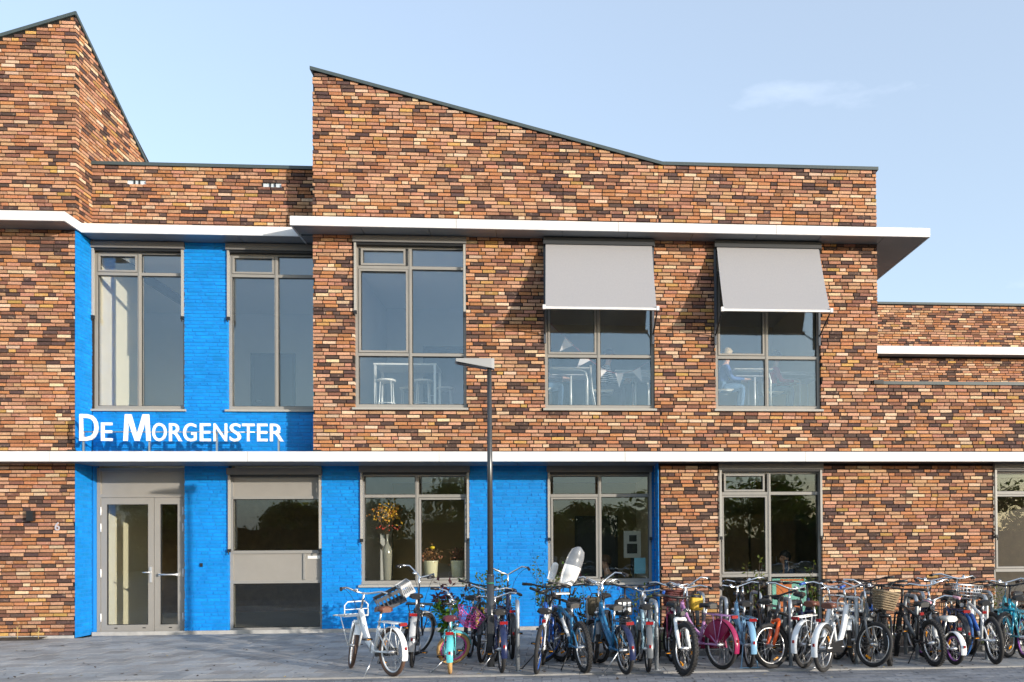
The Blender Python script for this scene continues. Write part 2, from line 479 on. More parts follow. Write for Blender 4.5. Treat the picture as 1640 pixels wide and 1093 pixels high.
lay_side(side_w, 0., 1, lambda z: [(.105, min(4.6, (10.09-z)/.57))] if z < 10.02 else [], 6.755+.0, 10.1, brick_col, M_BRICK, 'side_brickwork', 21, .05)
ret = MB(); ret.box((-.012, .002, 0.), (-.004, REC, 6.68))
ret_w = ret.build('painted_return', M_BLUEM, school)
ret2 = MB(); ret2.box((9.494, .002, 0.), (9.502, REC, 2.86)); ret2_w = ret2.build('painted_return', M_BLUEM, school)
lay_side(ret_w, 0.0, 1, lambda z: [(.0, REC-.002)], .045, 6.64, blue_col, M_BLUE, 'painted_return_brickwork', 31, .010)
lay_side(ret2_w, 9.49, -1, lambda z: [(.0, REC-.002)], .045, 2.80, blue_col, M_BLUE, 'painted_return_brickwork', 32, .010)
# block flanks (left flank above the parapet, right flank) and the set-back storey
fl = MB(); fl.box((3.77, .10, 2.95), (3.95, 7.2, 7.9)); fl.prism([(.10, 7.9), (7.2, 7.9), (.10, 9.3)], 'x', 3.772, 3.95)
fl.box((13.14, .10, 4.2), (13.335, 7.2, 7.9)); fl.box((-3.2, 6.9, 0), (RIGHT_END, 7.2, 6.7))
fl.build('flank_wall', M_MORTAR, school)
SB = 6.5
sb = panel_wall('setback_wall', [(12.8, 26., 4.0, 7.50)], [], SB+.014, SB+.3, M_MORTAR, school)
lay_bricks(sb, lambda z: [(15.0, 24.)] if (z < 6.14 or z > 6.36) else [], 4.9, 7.46, SB, .05, brick_col, M_BRICK, 0, 'setback_brickwork', 41)

# ---- copings
cp = MB()
def coping_x(x0, z0, x1, z1, y0, y1, h=.055):
    cp.prism([(x0, z0), (x1, z1), (x1, z1+h), (x0, z0+h)], 'y', y0, y1)
def one_coping(*a, name='coping'):
    global cp
    cp = MB(); coping_x(*a); cp.build(name, M_COPING, school)
one_coping(-3.2, tower_top(-3.2)-.03, -.005, 10.128, -.03, .085)
one_coping(3.735, 9.355, 9.61, 7.905, -.03, .34)
one_coping(9.61, 7.905, 13.37, 7.905, -.03, .34)
one_coping(.0, 7.905, 3.735, 7.905, REC-.03, REC+.33)
one_coping(15.0, 7.475, 26., 7.475, SB-.03, SB+.33)
one_coping(13.345, 4.185, RIGHT_END, 4.185, -.025, .32)
t = MB(); t.prism([(-.03, 10.125), (6.9, 6.175), (6.9, 6.235), (-.03, 10.185)], 'x', -.004, .024); t.build('coping', M_COPING, school)
# small dark flashings where blocks meet the lower canopy and ledge
for (x0, x1, z0, z1, y0) in ((-.12, .0, 2.985, 3.045, -.02), (3.77, 3.90, 2.985, 3.045, -.02), (13.25, 13.42, 4.19, 4.255, -.04)):
    t = MB(); t.box((x0, y0, z0), (x1, .05, z1)); t.build('flashing', mat('dark flashing', (.02, .02, .022), .5), school)

# ---- canopies: white fascia sheets, panelled soffit, deck
def canopy(name, segs, soffits, z, h):
    c = empty(name, parent=school)
    for (x0, y0, x1, y1) in segs:                    # fascia sheets
        along = abs(x1-x0) > abs(y1-y0)
        L = abs(x1-x0) if along else abs(y1-y0)
        k = max(1, round(L/2.9)) if along else 1
        for q in range(k):
            a, b = q/k, (q+1)/k
            t = MB()
            if along:
                xa, xb = x0+(x1-x0)*a, x0+(x1-x0)*b
                t.box((xa+.003, y0, z-.005), (xb-.003, y0+.03, z+h))
            else: t.box((x0-.03, min(y0, y1), z-.005), (x0, max(y0, y1), z+h))
            t.build('fascia_panel', M_WHITE, c)
    for (x0, x1, y0, y1) in soffits:
        t = MB(); t.box((x0+.012, y0+.03, z+.02), (x1-.012, y1-.002, z+h-.012)); t.build('canopy_deck', M_COPING, c)
        k = max(1, round((x1-x0)/1.15))
        for q in range(k):
            xa, xb = x0+(x1-x0)*q/k, x0+(x1-x0)*(q+1)/k
            t = MB(); t.box((xa+.005, y0+.032, z), (xb-.005, y1-.003, z+.018)); t.build('soffit_panel', M_SOFFIT, c)
    return c
canopy('lower_canopy', [(-3.2, -OVER, RIGHT_END, -OVER)], [(-3.2, 0., -OVER, .005), (0., 9.49, -OVER, REC), (9.49, RIGHT_END, -OVER, .005)], CAN_LO, .155)
canopy('upper_canopy', [(-3.2, -OVER, .02, -OVER), (.05, -OVER, .05, REC-OVER), (.02, REC-OVER, 3.52, REC-OVER)],
       [(-3.2, .015, -OVER, .005), (.015, 3.75, REC-OVER, REC)], CAN_HI, .145)
bc = canopy('block_canopy', [(3.52, -OVER, 14.11, -OVER)], [(3.535, 13.34, -OVER, .005), (13.34, 14.09, -OVER, 6.)], CAN_HI, .145)
t = MB(); t.box((3.52, -OVER+.0305, CAN_HI-.004), (3.55, .5, CAN_HI+.14)); t.build('fascia_panel', M_WHITE, bc)
t = MB(); t.box((14.085, -OVER+.0305, CAN_HI-.004), (14.11, 6.0, CAN_HI+.14)); t.build('fascia_panel', M_WHITE, bc)
sc_ = empty('setback_canopy', parent=school)
t = MB(); t.box((15.2, SB-.32, 6.15), (24, SB-.29, 6.345)); t.build('fascia_panel', M_WHITE, sc_)
t = MB(); t.box((15.2, SB-.29, 6.152), (24, SB, 6.33)); t.build('soffit_panel', M_SOFFIT, sc_)

# plinth strip
t = MB(); t.box((.02, REC-.05, -.02), (9.48, REC-.002, .042)); t.build('plinth', mat('concrete plinth', (.42, .41, .39), .9, noise_amt=.2, nscale=6), school)
t = MB(); t.box((-3.2, -.05, -.02), (-.02, -.002, .040)); t.build('plinth', MATS['concrete plinth'], school)
t = MB(); t.box((9.5, -.05, -.02), (RIGHT_END, -.002, .040)); t.build('plinth', MATS['concrete plinth'], school)

# ---- windows
def frame_rect(mb, x0, x1, z0, z1, y0, y1, w):
    mb.box((x0, y0, z0), (x1, y1, z0+w)); mb.box((x0, y0, z1-w), (x1, y1, z1))
    mb.box((x0, y0, z0+w), (x0+w, y1, z1-w)); mb.box((x1-w, y0, z0+w), (x1, y1, z1-w))
def window(name, x0, x1, z0, z1, Y, label, mull, trans, sashes=(), header=True, rails=1.13, glass=None, sill=True, setb=.075, panels=()):
    """mull: x positions; trans: z positions; cells in sashes=(ix,iz) get an extra opening frame; cells in panels are solid sheets"""
    glass = glass or M_GLASS
    w = empty(name, parent=school); w['label'] = label
    ya, yb = Y+setb, Y+setb+.085
    fr = MB(); fw = .050
    ztop = z1-.13 if header else z1
    frame_rect(fr, x0, x1, z0, ztop, ya, yb, fw)
    fr.build('frame', M_FRAME, w)
    xs = [x0+fw]+list(mull)+[x1-fw]; zs = [z0+fw]+list(trans)+[ztop-fw]
    for m in mull:
        t = MB(); t.box((m-.028, ya-.006, z0+fw), (m+.028, yb, ztop-fw)); t.box((m-.010, ya-.014, z0+fw), (m+.010, ya-.006, ztop-fw)); t.build('mullion', M_FRAME, w)
    edges = [(xs[i]+(.028 if i else 0), xs[i+1]-(.028 if i < len(xs)-2 else 0)) for i in range(len(xs)-1)]
    for tz in trans:
        for a, b in edges:
            t = MB(); t.box((a, ya-.004, tz-.025), (b, yb, tz+.025)); t.build('transom', M_FRAME, w)
    for i, (a, b) in enumerate(edges):
        for j in range(len(zs)-1):
            c, d = zs[j]+(.025 if j else 0), zs[j+1]-(.025 if j < len(zs)-2 else 0)
            if (i, j) in panels or ('*', j) in panels:
                t = MB(); t.box((a, ya+.02, c), (b, ya+.05, d)); t.build('infill_panel', M_DOOR, w); continue
            if (i, j) in sashes:
                t = MB(); frame_rect(t, a+.008, b-.008, c+.008, d-.008, ya-.012, ya+.05, .032); t.build('sash', M_FRAME, w)
                t = MB(); frame_rect(t, a, b, c, d, ya+.004, ya+.03, .008); t.build('seal', M_RUB, w)
                a, b, c, d = a+.039, b-.039, c+.039, d-.039
            t = MB(); frame_rect(t, a, b, c, d, ya+.018, ya+.034, .009); t.build('seal', M_RUB, w)
            t = MB(); t.box((-(b-a)/2+.002, -.011, -(d-c)/2+.002), ((b-a)/2-.002, .011, (d-c)/2-.002))
            g = t.build('pane', glass, w); g.location = ((a+b)/2, ya+.045, (c+d)/2)
            g.rotation_euler = (R(random.uniform(-.55, .45)), 0, R(random.uniform(-.5, .5)))
    if header:
        t = MB(); t.box((x0-.012, Y-.055, z1-.115), (x1+.012, Y+setb+.05, z1-.006)); t.build('screen_cassette', M_HEAD, w)
        t = MB(); t.box((x0+.03, Y-.02, z1-.150), (x1-.03, Y+setb+.02, z1-.116)); t.build('screen_slot', M_BLK, w)
    if rails:
        for s, xx in ((-1, x0+.022), (1, x1-.022)):
            t = MB(); t.box((xx-.018, Y-.030, z1-.125-rails), (xx+.018, Y+.002, z1-.125)); gd = t.build('screen_rail', M_SILL, w)
            t = MB(); t.box((xx-.024, Y-.042, z1-.18-rails), (xx+.024, Y+.004, z1-.125-rails)); t.tube([(xx, Y-.05, z1-.16-rails), (xx, Y-.05, z1-.22-rails)], .008, 6); t.build('rail_end', M_BLK, w)
    if sill:
        t = MB(); t.prism([(Y-.045, z0-.055), (Y-.045, z0-.02), (ya+.01, z0+.002), (ya+.01, z0-.055)], 'x', x0-.03, x1+.03)
        t.build('sill', M_SILL, w)
    return w
window('window', 4.44, 6.28, 3.765, 6.61, 0, 'upper window with bar table behind it', [5.345], [4.65, 6.11], sashes={(0, 1), (0, 2)})
window('window', 7.59, 9.45, 3.765, 6.61, 0, 'upper window half hidden by the awning, bunting inside', [8.50], [4.65, 6.11], sashes={(0, 1), (0, 2)}, rails=0)
window('window', 10.50, 12.33, 3.765, 6.61, 0, 'upper window behind the rightmost awning', [11.40], [4.65, 6.11], sashes={(0, 1), (0, 2)}, rails=0)
window('window', 10.54, 12.33, .08, 2.83, 0, 'ground floor window with poster in its lower pane', [11.42], [.90, 2.31], sashes={(0, 1), (0, 2)}, glass=M_GLASSD, sill=False)
window('window', 15.39, 17.25, .08, 2.83, 0, 'ground floor window at the right edge', [16.30], [.95, 2.31], sashes={(0, 1)}, glass=M_GLASSD, sill=False)
window('window', 4.42, 6.27, .80, 2.83, REC, 'ground floor window with vase and flower pots', [5.365], [2.31], sashes={(1, 0)}, glass=M_GLASSD)
window('window', 7.62, 9.44, .80, 2.83, REC, 'ground floor window in blue wall with a blue sheet', [8.53], [2.31], sashes={(0, 0)}, glass=M_GLASSD)
window('window', .0, 1.50, 3.80, 6.61, REC, 'upper left window in the blue recess', [.735], [6.09], sashes={(0, 1)})
window('window', 2.21, 3.77, 3.80, 6.61, REC, 'upper blue recess window beside the projecting block', [3.0], [6.09], sashes={(0, 1)})
pw = window('window', 2.22, 3.77, .02, 2.79, REC, 'ground floor window with solid grey panels', [], [.85, 1.36, 2.29], panels={('*', 1), ('*', 3)}, glass=M_GLASSD, sill=False, rails=1.25)
t = MB(); t.box((3.44, REC+.07, .885), (3.475, REC+.16, 1.325)); t.build('panel_post', M_FRAME, pw)
t = MB(); t.box((3.51, REC+.085, 1.24), (3.74, REC+.094, 1.29)); t.build('notice_strip', mat('white paper', (.75, .74, .70), .6), pw)

# ---- entrance door
door = empty('entrance_door', parent=school); door['label'] = 'grey double glass entrance door, left leaf wider'
yd = REC+.09
t = MB(); t.box((.03, yd, .0), (.085, yd+.1, 2.80)); t.box((1.445, yd, .0), (1.50, yd+.1, 2.80)); t.box((.085, yd, 2.30), (1.445, yd+.1, 2.355)); t.box((.085, yd, 2.74), (1.445, yd+.1, 2.80))
t.build('door_frame', M_DOOR, door)
t = MB(); t.box((.085, yd+.03, 2.357), (1.445, yd+.06, 2.738)); t.build('overpanel', M_DOOR, door)
t = MB(); t.box((.03, REC-.04, -.005), (1.5, yd+.1, .022)); t.build('threshold', mat('worn threshold', (.10, .10, .10), .7, noise_amt=.3), door)
for nm, (a, b) in (('door_leaf', (.09, .955)), ('door_leaf', (.963, 1.44))):
    t = MB(); z0, z1 = .03, 2.295; s = .095
    t.box((a, yd+.012, z0), (a+s, yd+.072, z1)); t.box((b-s, yd+.012, z0), (b, yd+.072, z1))
    t.box((a+s, yd+.012, z0), (b-s, yd+.072, z0+.115)); t.box((a+s, yd+.012, z1-.11), (b-s, yd+.072, z1))
    lf = t.build(nm, M_DOOR, door)
    t = MB(); frame_rect(t, a+s, b-s, z0+.115, z1-.11, yd+.020, yd+.055, .008); t.build('seal', M_RUB, lf)
    t = MB(); t.box((a+s+.003, yd+.032, z0+.118), (b-s-.003, yd+.052, z1-.113)); t.build('pane', M_GLASSD, lf)
    for xx in ((a+.22, a+.68) if b-a > .6 else (a+.24,)):
        t = MB(); t.box((xx, yd+.006, .085), (xx+.05, yd+.0125, .10)); t.build('drain_slot', M_BLK, lf)
for (hx, zz) in ((.092, .20), (.092, .95), (.092, 1.72), (.092, 2.0), (1.438, .2), (1.438, .95), (1.438, 1.72), (1.438, 2.0)):
    t = MB(); t.tube([(hx, yd+.002, zz), (hx, yd+.002, zz+.14)], .012, 8); t.build('hinge', mat('white hinge', (.7, .7, .7), .4), door)
t = MB(); t.box((.888, yd-.004, .86), (.925, yd+.011, 1.12)); t.tube([(.906, yd-.004, 1.03), (.906, yd-.05, 1.03), (.80, yd-.05, 1.03)], .011, 8)
t.build('door_handle', mat('pale door handle', (.70, .70, .70), .3, metal=.6), door)
t = MB(); t.tube([(1.06, yd-.04, .99), (1.36, yd-.04, .99)], .013, 8); t.box((1.05, yd-.04, .965), (1.075, yd+.012, 1.015)); t.box((1.345, yd-.04, .965), (1.37, yd+.012, 1.015))
t.build('push_bar', MATS['pale door handle'], door)

# small fittings on the blue pier
t = MB(); t.box((1.76, REC-.02, 1.12), (1.80, REC-.001, 1.18)); t.build('wall_socket', M_BLK, school)

# ---- awnings (drop-arm screens)
def awning(x0, x1, label):
    a = empty('awning', ((x0+x1)/2, 0, 6.5)); tag(a, label, 'awning', 'drop-arm awnings of the upper storey')
    hw = (x1-x0)/2
    t = MB(); t.box((-hw-.02, -.13, -.015), (hw+.02, -.056, .095)); t.build('cassette', mat('dark awning cassette', (.03, .032, .035), .45), a)
    y0, z0, y1, z1 = -.10, -.01, -.64, -1.22
    n = 10; t = MB()
    for k in range(n):
        f0, f1 = k/n, (k+1)/n
        sag = lambda f: .018*math.sin(math.pi*f)
        p = lambda f, x: (x*(1+.005*f), y0+(y1-y0)*f+sag(f), z0+(z1-z0)*f-sag(f)*.4)
        q = .0025
        t.quad(p(f0, -hw+.02), p(f1, -hw+.02), p(f1, hw-.02), p(f0, hw-.02))
        A, B = p(f0, -hw+.02), p(f1, -hw+.02); C_, D_ = p(f1, hw-.02), p(f0, hw-.02)
        t.quad((D_[0], D_[1]+q, D_[2]), (C_[0], C_[1]+q, C_[2]), (B[0], B[1]+q, B[2]), (A[0], A[1]+q, A[2]))
    t.build('fabric', mat('grey screen fabric', (.30, .30, .315), .85, noise_amt=.05, nscale=40, bump=.1, bscale=300), a)
    t = MB(); t.box((-hw+.0, y1-.025, z1-.035), (hw-.0, y1+.015, z1+.0)); t.build('drop_bar', M_WHITE, a)
    for s in (-1, 1):
        t = MB(); t.box((s*(hw+.005)-.022, y1-.03, z1-.04), (s*(hw+.005)+.022, y1+.03, z1+.03)); t.build('end_cap', M_WHITE, a)
        t = MB(); t.tube([(s*hw, -.03, -1.50), (s*hw, y1, z1-.01)], .013, 6); t.tube([(s*hw, -.03, -1.52), (s*hw, -.03, -1.40)], .018, 6); t.build('arm', M_BLK, a)
        t = MB(); t.box((s*(hw+.0)-.018, -.045, -1.66), (s*(hw+.0)+.018, -.004, -.02)); t.build('guide_rail', mat('dark guide rail', (.07, .08, .10), .4), a)
    return a
awning(7.595, 9.425, 'grey fabric awning over the upper window with white bunting')
awning(10.495, 12.30, 'grey fabric awning nearest the building corner, beyond the lamp post')

# ---- name sign
def letter_mesh(ch, x0, x1, z0, z1, depth, mtl, bold=.012):
    cu = bpy.data.curves.new('letter', 'FONT'); cu.body = ch; cu.size = 1; cu.extrude = depth/2; cu.offset = bold; cu.resolution_u = 4
    o = bpy.data.objects.new('letter_tmp', cu); COL.objects.link(o)
    dg = bpy.context.evaluated_depsgraph_get(); dg.update()
    me = bpy.data.meshes.new_from_object(o.evaluated_get(dg)); bpy.data.objects.remove(o)
    xs = [v.co.x for v in me.vertices]; ys = [v.co.y for v in me.vertices]
    ax, bx, ay, by = min(xs), max(xs), min(ys), max(ys)
    for v in me.vertices:
        x = (v.co.x-ax)/(bx-ax)*(x1-x0); z = (v.co.y-ay)/(by-ay)*(z1-z0)
        v.co = (x, -v.co.z, z0+z)
    me.materials.clear(); me.materials.append(mtl); me.update()
    return me
sign = empty('name_sign', (0, -.26, 2.97)); tag(sign, 'white freestanding letters reading De Morgenster above the entrance', 'sign')
M_LET = mat('white sign lettering', (.82, .82, .84), .35)
def sx(p): return .186+(110+p/4.1-129)*.009722+.017
def stroke_letter(w, z0, z1, polys, d):
    t = MB()
    for pl in polys: t.prism([(x*w, z0+z*(z1-z0)) for x, z in pl], 'y', -d/2, d/2)
    return t.mesh('letter', M_LET)
M_POLY = [[(.0, 0), (.145, 0), (.20, 1), (.06, 1)], [(.2005, 1), (.185, .72), (.425, .0), (.50, .0), (.50, .24), (.285, 1)], [(.5005, .24), (.5005, .0), (.575, 0), (.815, .72), (.7995, 1), (.715, 1)], [(.855, 0), (1., 0), (.94, 1), (.80, 1)]]
for ch, a, b, z0, z1 in (('D', 78, 198, .185, .612), ('E', 218, 290, .185, .478), ('M', 362, 538, .185, .612), ('O', 550, 642, .180, .475), ('R', 660, 745, .182, .470),
                          ('G', 752, 838, .178, .472), ('E', 862, 932, .182, .470), ('N', 952, 1040, .182, .470), ('S', 1058, 1132, .178, .472), ('T', 1140, 1222, .182, .468),
                          ('E', 1240, 1308, .182, .468), ('R', 1325, 1415, .182, .468)):
    o = link('letter', stroke_letter((b-a)/4.1*.009722, z0, z1, M_POLY, .03) if ch == 'M' else letter_mesh(ch, 0, (b-a)/4.1*.009722, z0, z1, .03, M_LET, .007), sign); o.location = (sx(a), 0, 0)
t = MB(); t.tube([(sx(95), .035, .335), (sx(1390), .035, .335)], .011, 8); t.build('rail', M_ALU, sign)
for p in (97, 525, 968, 1378):
    t = MB(); t.box((sx(p)-.014, .022, .0), (sx(p)+.014, .05, .33)); t.build('post', M_ALU, sign)
# ---- house number and wall lamp
hn = link('house_number', letter_mesh('6', 0, .078, 0., .135, .012, mat('pale metal digit', (.42, .41, .46), .4), .01)); hn.location = (-.318, -.010, 1.735)
tag(hn, 'small pale metal house number 6 on the brick wall', 'house number')
wl = empty('wall_lamp', (-.665, 0, 1.89)); tag(wl, 'small black box wall lamp on brick beside the entrance', 'lamp')
t = MB(); t.box((-.052, -.085, 0), (.052, -.014, .165)); t.build('housing', M_BLK, wl)
t = MB(); t.box((-.035, -.013, .03), (.035, .0, .135)); t.build('bracket', M_BLK, wl)
# ================================================================== INTERIOR
def struct(name, mb, m, label=None):
    o = mb.build(name, m); o['kind'] = 'structure'; return o
M_CREAM = mat('cream plaster', (.72, .68, .52), .8, noise_amt=.05, nscale=2)
M_GREYW = mat('grey interior plaster', (.58, .60, .62), .8, noise_amt=.05, nscale=2)
M_DARKW = mat('dark green board', (.012, .035, .035), .5)
M_CEIL = mat('ceiling tile', (.78, .79, .79), .85)
M_FLOOR = mat('linoleum floor', (.30, .29, .27), .45, noise_amt=.1)
M_WOODP = mat('oak panel', (.23, .155, .075), .5, noise_amt=.25, nscale=6)
FU = 3.70
def slab(name, lo, hi, m): t = MB(); t.box(lo, hi); return struct(name, t, m)
YB = REC+.31
slab('interior_floor', (-3.2, YB, -.3), (9.49, 6.9, -.004), M_FLOOR)
slab('interior_floor', (9.75, .31, -.3), (RIGHT_END, 6.9, -.004), M_FLOOR)
slab('interior_floor', (-3.2, YB, 3.05), (3.76, 6.9, FU), M_FLOOR)
slab('interior_floor', (3.96, .31, 3.05), (RIGHT_END, 6.9, FU), M_FLOOR)
slab('interior_ceiling', (-3.2, YB, 2.86), (9.60, 6.9, 3.04), M_CEIL)
slab('interior_ceiling', (9.60, .31, 2.86), (RIGHT_END, 6.9, 3.04), M_CEIL)
slab('interior_ceiling', (-3.2, YB, 6.70), (3.76, 6.9, 6.9), M_CEIL)
slab('interior_ceiling', (3.96, .31, 6.63), (13.13, 6.9, 6.9), M_CEIL)
slab('interior_wall', (-.18, .80, 0), (-.02, 2.6, 2.855), M_CREAM)
slab('interior_wall', (-1.6, .80, 0), (-1.5, 6.9, 2.855), M_CREAM)
slab('interior_wall', (-.18, .80, FU), (-.02, 2.3, 6.69), M_CREAM)
slab('interior_wall', (-1.6, .80, FU), (-1.5, 6.9, 6.69), M_CREAM)
slab('interior_wall', (3.96, .80, 0), (4.10, 6.9, 2.855), M_GREYW)
slab('interior_wall', (3.96, .31, FU), (4.10, 6.9, 6.625), M_GREYW)
slab('interior_wall', (6.85, .31, FU), (6.98, 6.9, 6.625), M_GREYW)
slab('interior_wall', (9.62, .31, 0), (9.75, 6.9, 2.855), M_CREAM)
slab('interior_wall', (13.0, .31, FU), (13.13, 6.9, 6.625), M_CREAM)
M_DKP = mat('dark timber panel', (.055, .040, .026), .6, noise_amt=.3, nscale=5)
slab('interior_wall', (14.0, .31, 0), (14.12, 6.9, 2.855), M_DKP)
slab('interior_wall', (14.13, 3.6, 0), (RIGHT_END-.1, 3.7, 2.855), M_DKP)
slab('interior_wall', (-3.0, 5.2, FU), (3.95, 5.3, 6.69), M_GREYW)
slab('interior_wall', (4.11, 4.4, FU), (6.84, 4.5, 6.625), M_GREYW)
slab('interior_wall', (6.99, 5.6, FU), (12.99, 5.7, 6.625), M_CREAM)
slab('interior_wall', (-3.0, 5.0, 0), (3.95, 5.1, 2.855), M_WOODP)
slab('interior_wall', (4.11, 5.0, 0), (9.61, 5.1, 2.855), mat('ochre interior wall', (.30, .24, .13), .8))
slab('interior_wall', (9.76, 4.6, 0), (RIGHT_END, 4.7, 2.855), M_WOODP)
def simple(name, lo, hi, m, label, cat, group=None):
    t = MB(); t.box(lo, hi); o = t.build(name, m); tag(o, label, cat, group); return o
def inner_door(x0, z0, y, h, label, m):
    e = empty('interior_door', (x0, y, z0)); tag(e, label, 'door')
    t = MB(); frame_rect(t, 0, .98, 0, h, -.03, .0, .06); t.build('door_frame', mat('dark door frame', (.05, .055, .06), .5), e)
    t = MB(); t.box((.062, -.022, .01), (.918, -.004, h-.062)); t.build('door_leaf', m, e)
    t = MB(); t.tube([(.14, -.023, 1.02), (.14, -.06, 1.02), (.25, -.06, 1.02)], .011, 6); t.build('door_handle', M_ALU, e)
M_DKD = mat('dark grey door leaf', (.07, .08, .095), .45)
inner_door(.95, FU, 5.2, 2.1, 'dark interior door behind the upper left recess window', M_DKD)
inner_door(3.0, FU, 5.2, 2.1, 'dark interior door behind the window beside the block', M_DKD)
inner_door(4.9, FU, 4.4, 2.1, 'dark interior door behind the bar table', M_DKD)
inner_door(8.2, 0., 5.0, 2.1, 'dark interior door behind the ground floor blue wall window', M_DKD)
# chalkboard across classroom back wall
cb = empty('chalkboard', (9.6, 5.6, FU+.85)); tag(cb, 'wide dark green chalkboard on the classroom back wall', 'chalkboard')
t = MB(); t.box((-1.9, -.03, 0), (1.9, -.004, 1.3)); t.build('writing_surface', M_DARKW, cb)
t = MB(); frame_rect(t, -1.95, 1.95, -.05, 1.35, -.04, -.001, .048); t.build('frame', M_ALU, cb)
# cupboards downstairs right room
for i, xx in enumerate((9.95, 11.0, 12.05)):
    e = empty('wardrobe', (xx, 4.05, 0)); tag(e, ('tall brown cupboard standing against the room partition', 'middle one of the tall brown cupboards behind the poster', 'tall brown cupboard behind the man at the window')[i], 'cupboard', 'tall cupboards in the ground floor room')
    t = MB(); t.box((0, 0, 0), (1.0, .5, 2.1)); t.build('carcass', M_WOODP, e)
    for k in (0, 1):
        t = MB(); t.box((.012+k*.49, -.02, .06), (.492+k*.49, -.002, 2.08)); d = t.build('cupboard_door', M_WOODP, e)
        t = MB(); t.tube([(.455+k*.09, -.035, 1.0), (.455+k*.09, -.035, 1.16)], .007, 6); t.build('handle', M_ALU, d)
# pendant/ceiling lamps that are lit
M_LIT = mat('lit lamp diffuser', (1., .93, .8), .5, emit=6)
for i, (x, y, z, lb) in enumerate(((3.3, 2.2, 6.69, 'round lit ceiling lamp in upper recess room beside the block'), (8.15, 1.6, 2.845, 'round lit ceiling lamp inside the blue wall window, above left pane'),
                     (8.95, 1.6, 2.845, 'round lit ceiling lamp inside the blue wall window, above right pane'), (16.0, 1.6, 2.845, 'round lit ceiling lamp inside the right edge window'))):
    e = empty('ceiling_lamp', (x, y, z)); tag(e, lb, 'lamp', 'lit ceiling lamps')
    t = MB(); t.lathe([(.10, -.018), (.10, 0)]); t.build('housing', M_WHITE, e)
    t = MB(); t.lathe([(.085, -.024), (.085, -.0185)]); t.build('diffuser', M_LIT, e)
# bar table and stools (upper window)
M_TUBE = mat('pale tubular steel', (.66, .68, .66), .35, metal=.3)
M_TOP = mat('pale laminate', (.62, .62, .58), .4)
e = empty('bar_table', (5.11, 1.25, FU)); tag(e, 'tall pale bar table behind the upper window above the lamp', 'table')
t = MB(); t.box((-.55, -.35, .955), (.55, .35, .985)); t.build('table_top', M_TOP, e)
for sx_ in (-1, 1):
    for sy_ in (-1, 1):
        t = MB(); t.box((sx_*.52-.02, sy_*.32-.02, 0), (sx_*.52+.02, sy_*.32+.02, .953)); t.build('leg', M_TUBE, e)
for i, (x, y) in enumerate(((4.78, .95), (5.02, 1.75), (5.42, .98), (5.72, 1.7))):
    e = empty('bar_stool', (x, y, FU)); tag(e, ('bar stool at the front, under the table end away from the lamp', 'bar stool behind the middle of the bar table', 'bar stool at the front, nearer the lamp post', 'bar stool behind the table end nearer the lamp')[i], 'stool', 'stools at the bar table')
    t = MB(); t.lathe([(.15, .66), (.165, .672), (.165, .69), (.15, .70)], n=18); t.build('seat', M_TOP, e)
    for k in range(4):
        a = R(45+90*k); t = MB(); t.tube([(.13*math.cos(a), .13*math.sin(a), .66), (.15*math.cos(a), .15*math.sin(a), .3), (.2*math.cos(a), .2*math.sin(a), 0)], .011, 6); t.build('leg', M_TUBE, e)
    t = MB(); t.torus((0, 0, .27), .155, .008, 'z', 18, 6); t.build('foot_ring', M_TUBE, e)
# school desks and chairs (classroom)
def desk(x, y, rz, label):
    e = empty('school_desk', (x, y, FU), rz); tag(e, label, 'desk', 'classroom desks by the windows')
    t = MB(); t.box((-.35, -.27, .845), (.35, .27, .87)); t.build('desk_top', M_TOP, e)
    t = MB(); t.box((-.31, -.22, .74), (.31, .22, .755)); t.box((-.31, .205, .755), (.31, .22, .843)); t.build('book_tray', mat('grey book tray', (.35, .36, .38), .5), e)
    for s in (-1, 1):
        t = MB(); t.tube([(-.33, s*.24, .02), (.27, s*.24, .02)], .016, 8)
        t.tube([(.02, s*.24, .02), (.02, s*.24, .72)], .016, 8); t.tube([(.31, s*.24, .02), (.31, s*.24, .66), (.28, s*.24, .79), (.18, s*.24, .825), (-.31, s*.24, .83)], .015, 8); t.build('leg_frame', M_TUBE, e)
def chair(x, y, rz, label):
    e = empty('school_chair', (x, y, FU), rz); tag(e, label, 'chair', 'classroom chairs by the windows')
    t = MB(); t.box((-.19, -.19, .50), (.19, .19, .52)); t.build('seat', mat('beige chair shell', (.50, .46, .38), .5), e)
    t = MB(); t.box((-.225, -.19, .72), (-.205, .19, .96)); t.build('backrest', MATS['beige chair shell'], e)
    for s in (-1, 1):
        t = MB(); t.tube([(-.23, s*.185, .95), (-.19, s*.185, .50), (-.10, s*.185, .02)], .012, 6); t.tube([(-.14, s*.185, .02), (.22, s*.185, .02)], .012, 6); t.tube([(-.185, s*.185, .49), (.16, s*.185, .49)], .011, 6); t.build('leg_frame', M_TUBE, e)
desk(8.02, .85, 0, 'pale school desk before the child in jeans, under the bunting')
desk(9.18, 1.05, 0, 'school desk before the child in the striped shirt')
desk(11.30, .85, 0, 'school desk before the blond child in blue')
desk(12.20, 1.1, 0, 'school desk before the child in the red sweater')
chair(7.50, .85, 0, 'school chair under the child in jeans'); chair(8.62, 1.0, 0, 'school chair under the child in the striped shirt')
chair(10.76, .85, 0, 'school chair under the blond child in blue'); chair(11.72, 1.05, 0, 'school chair under the child in the red sweater')
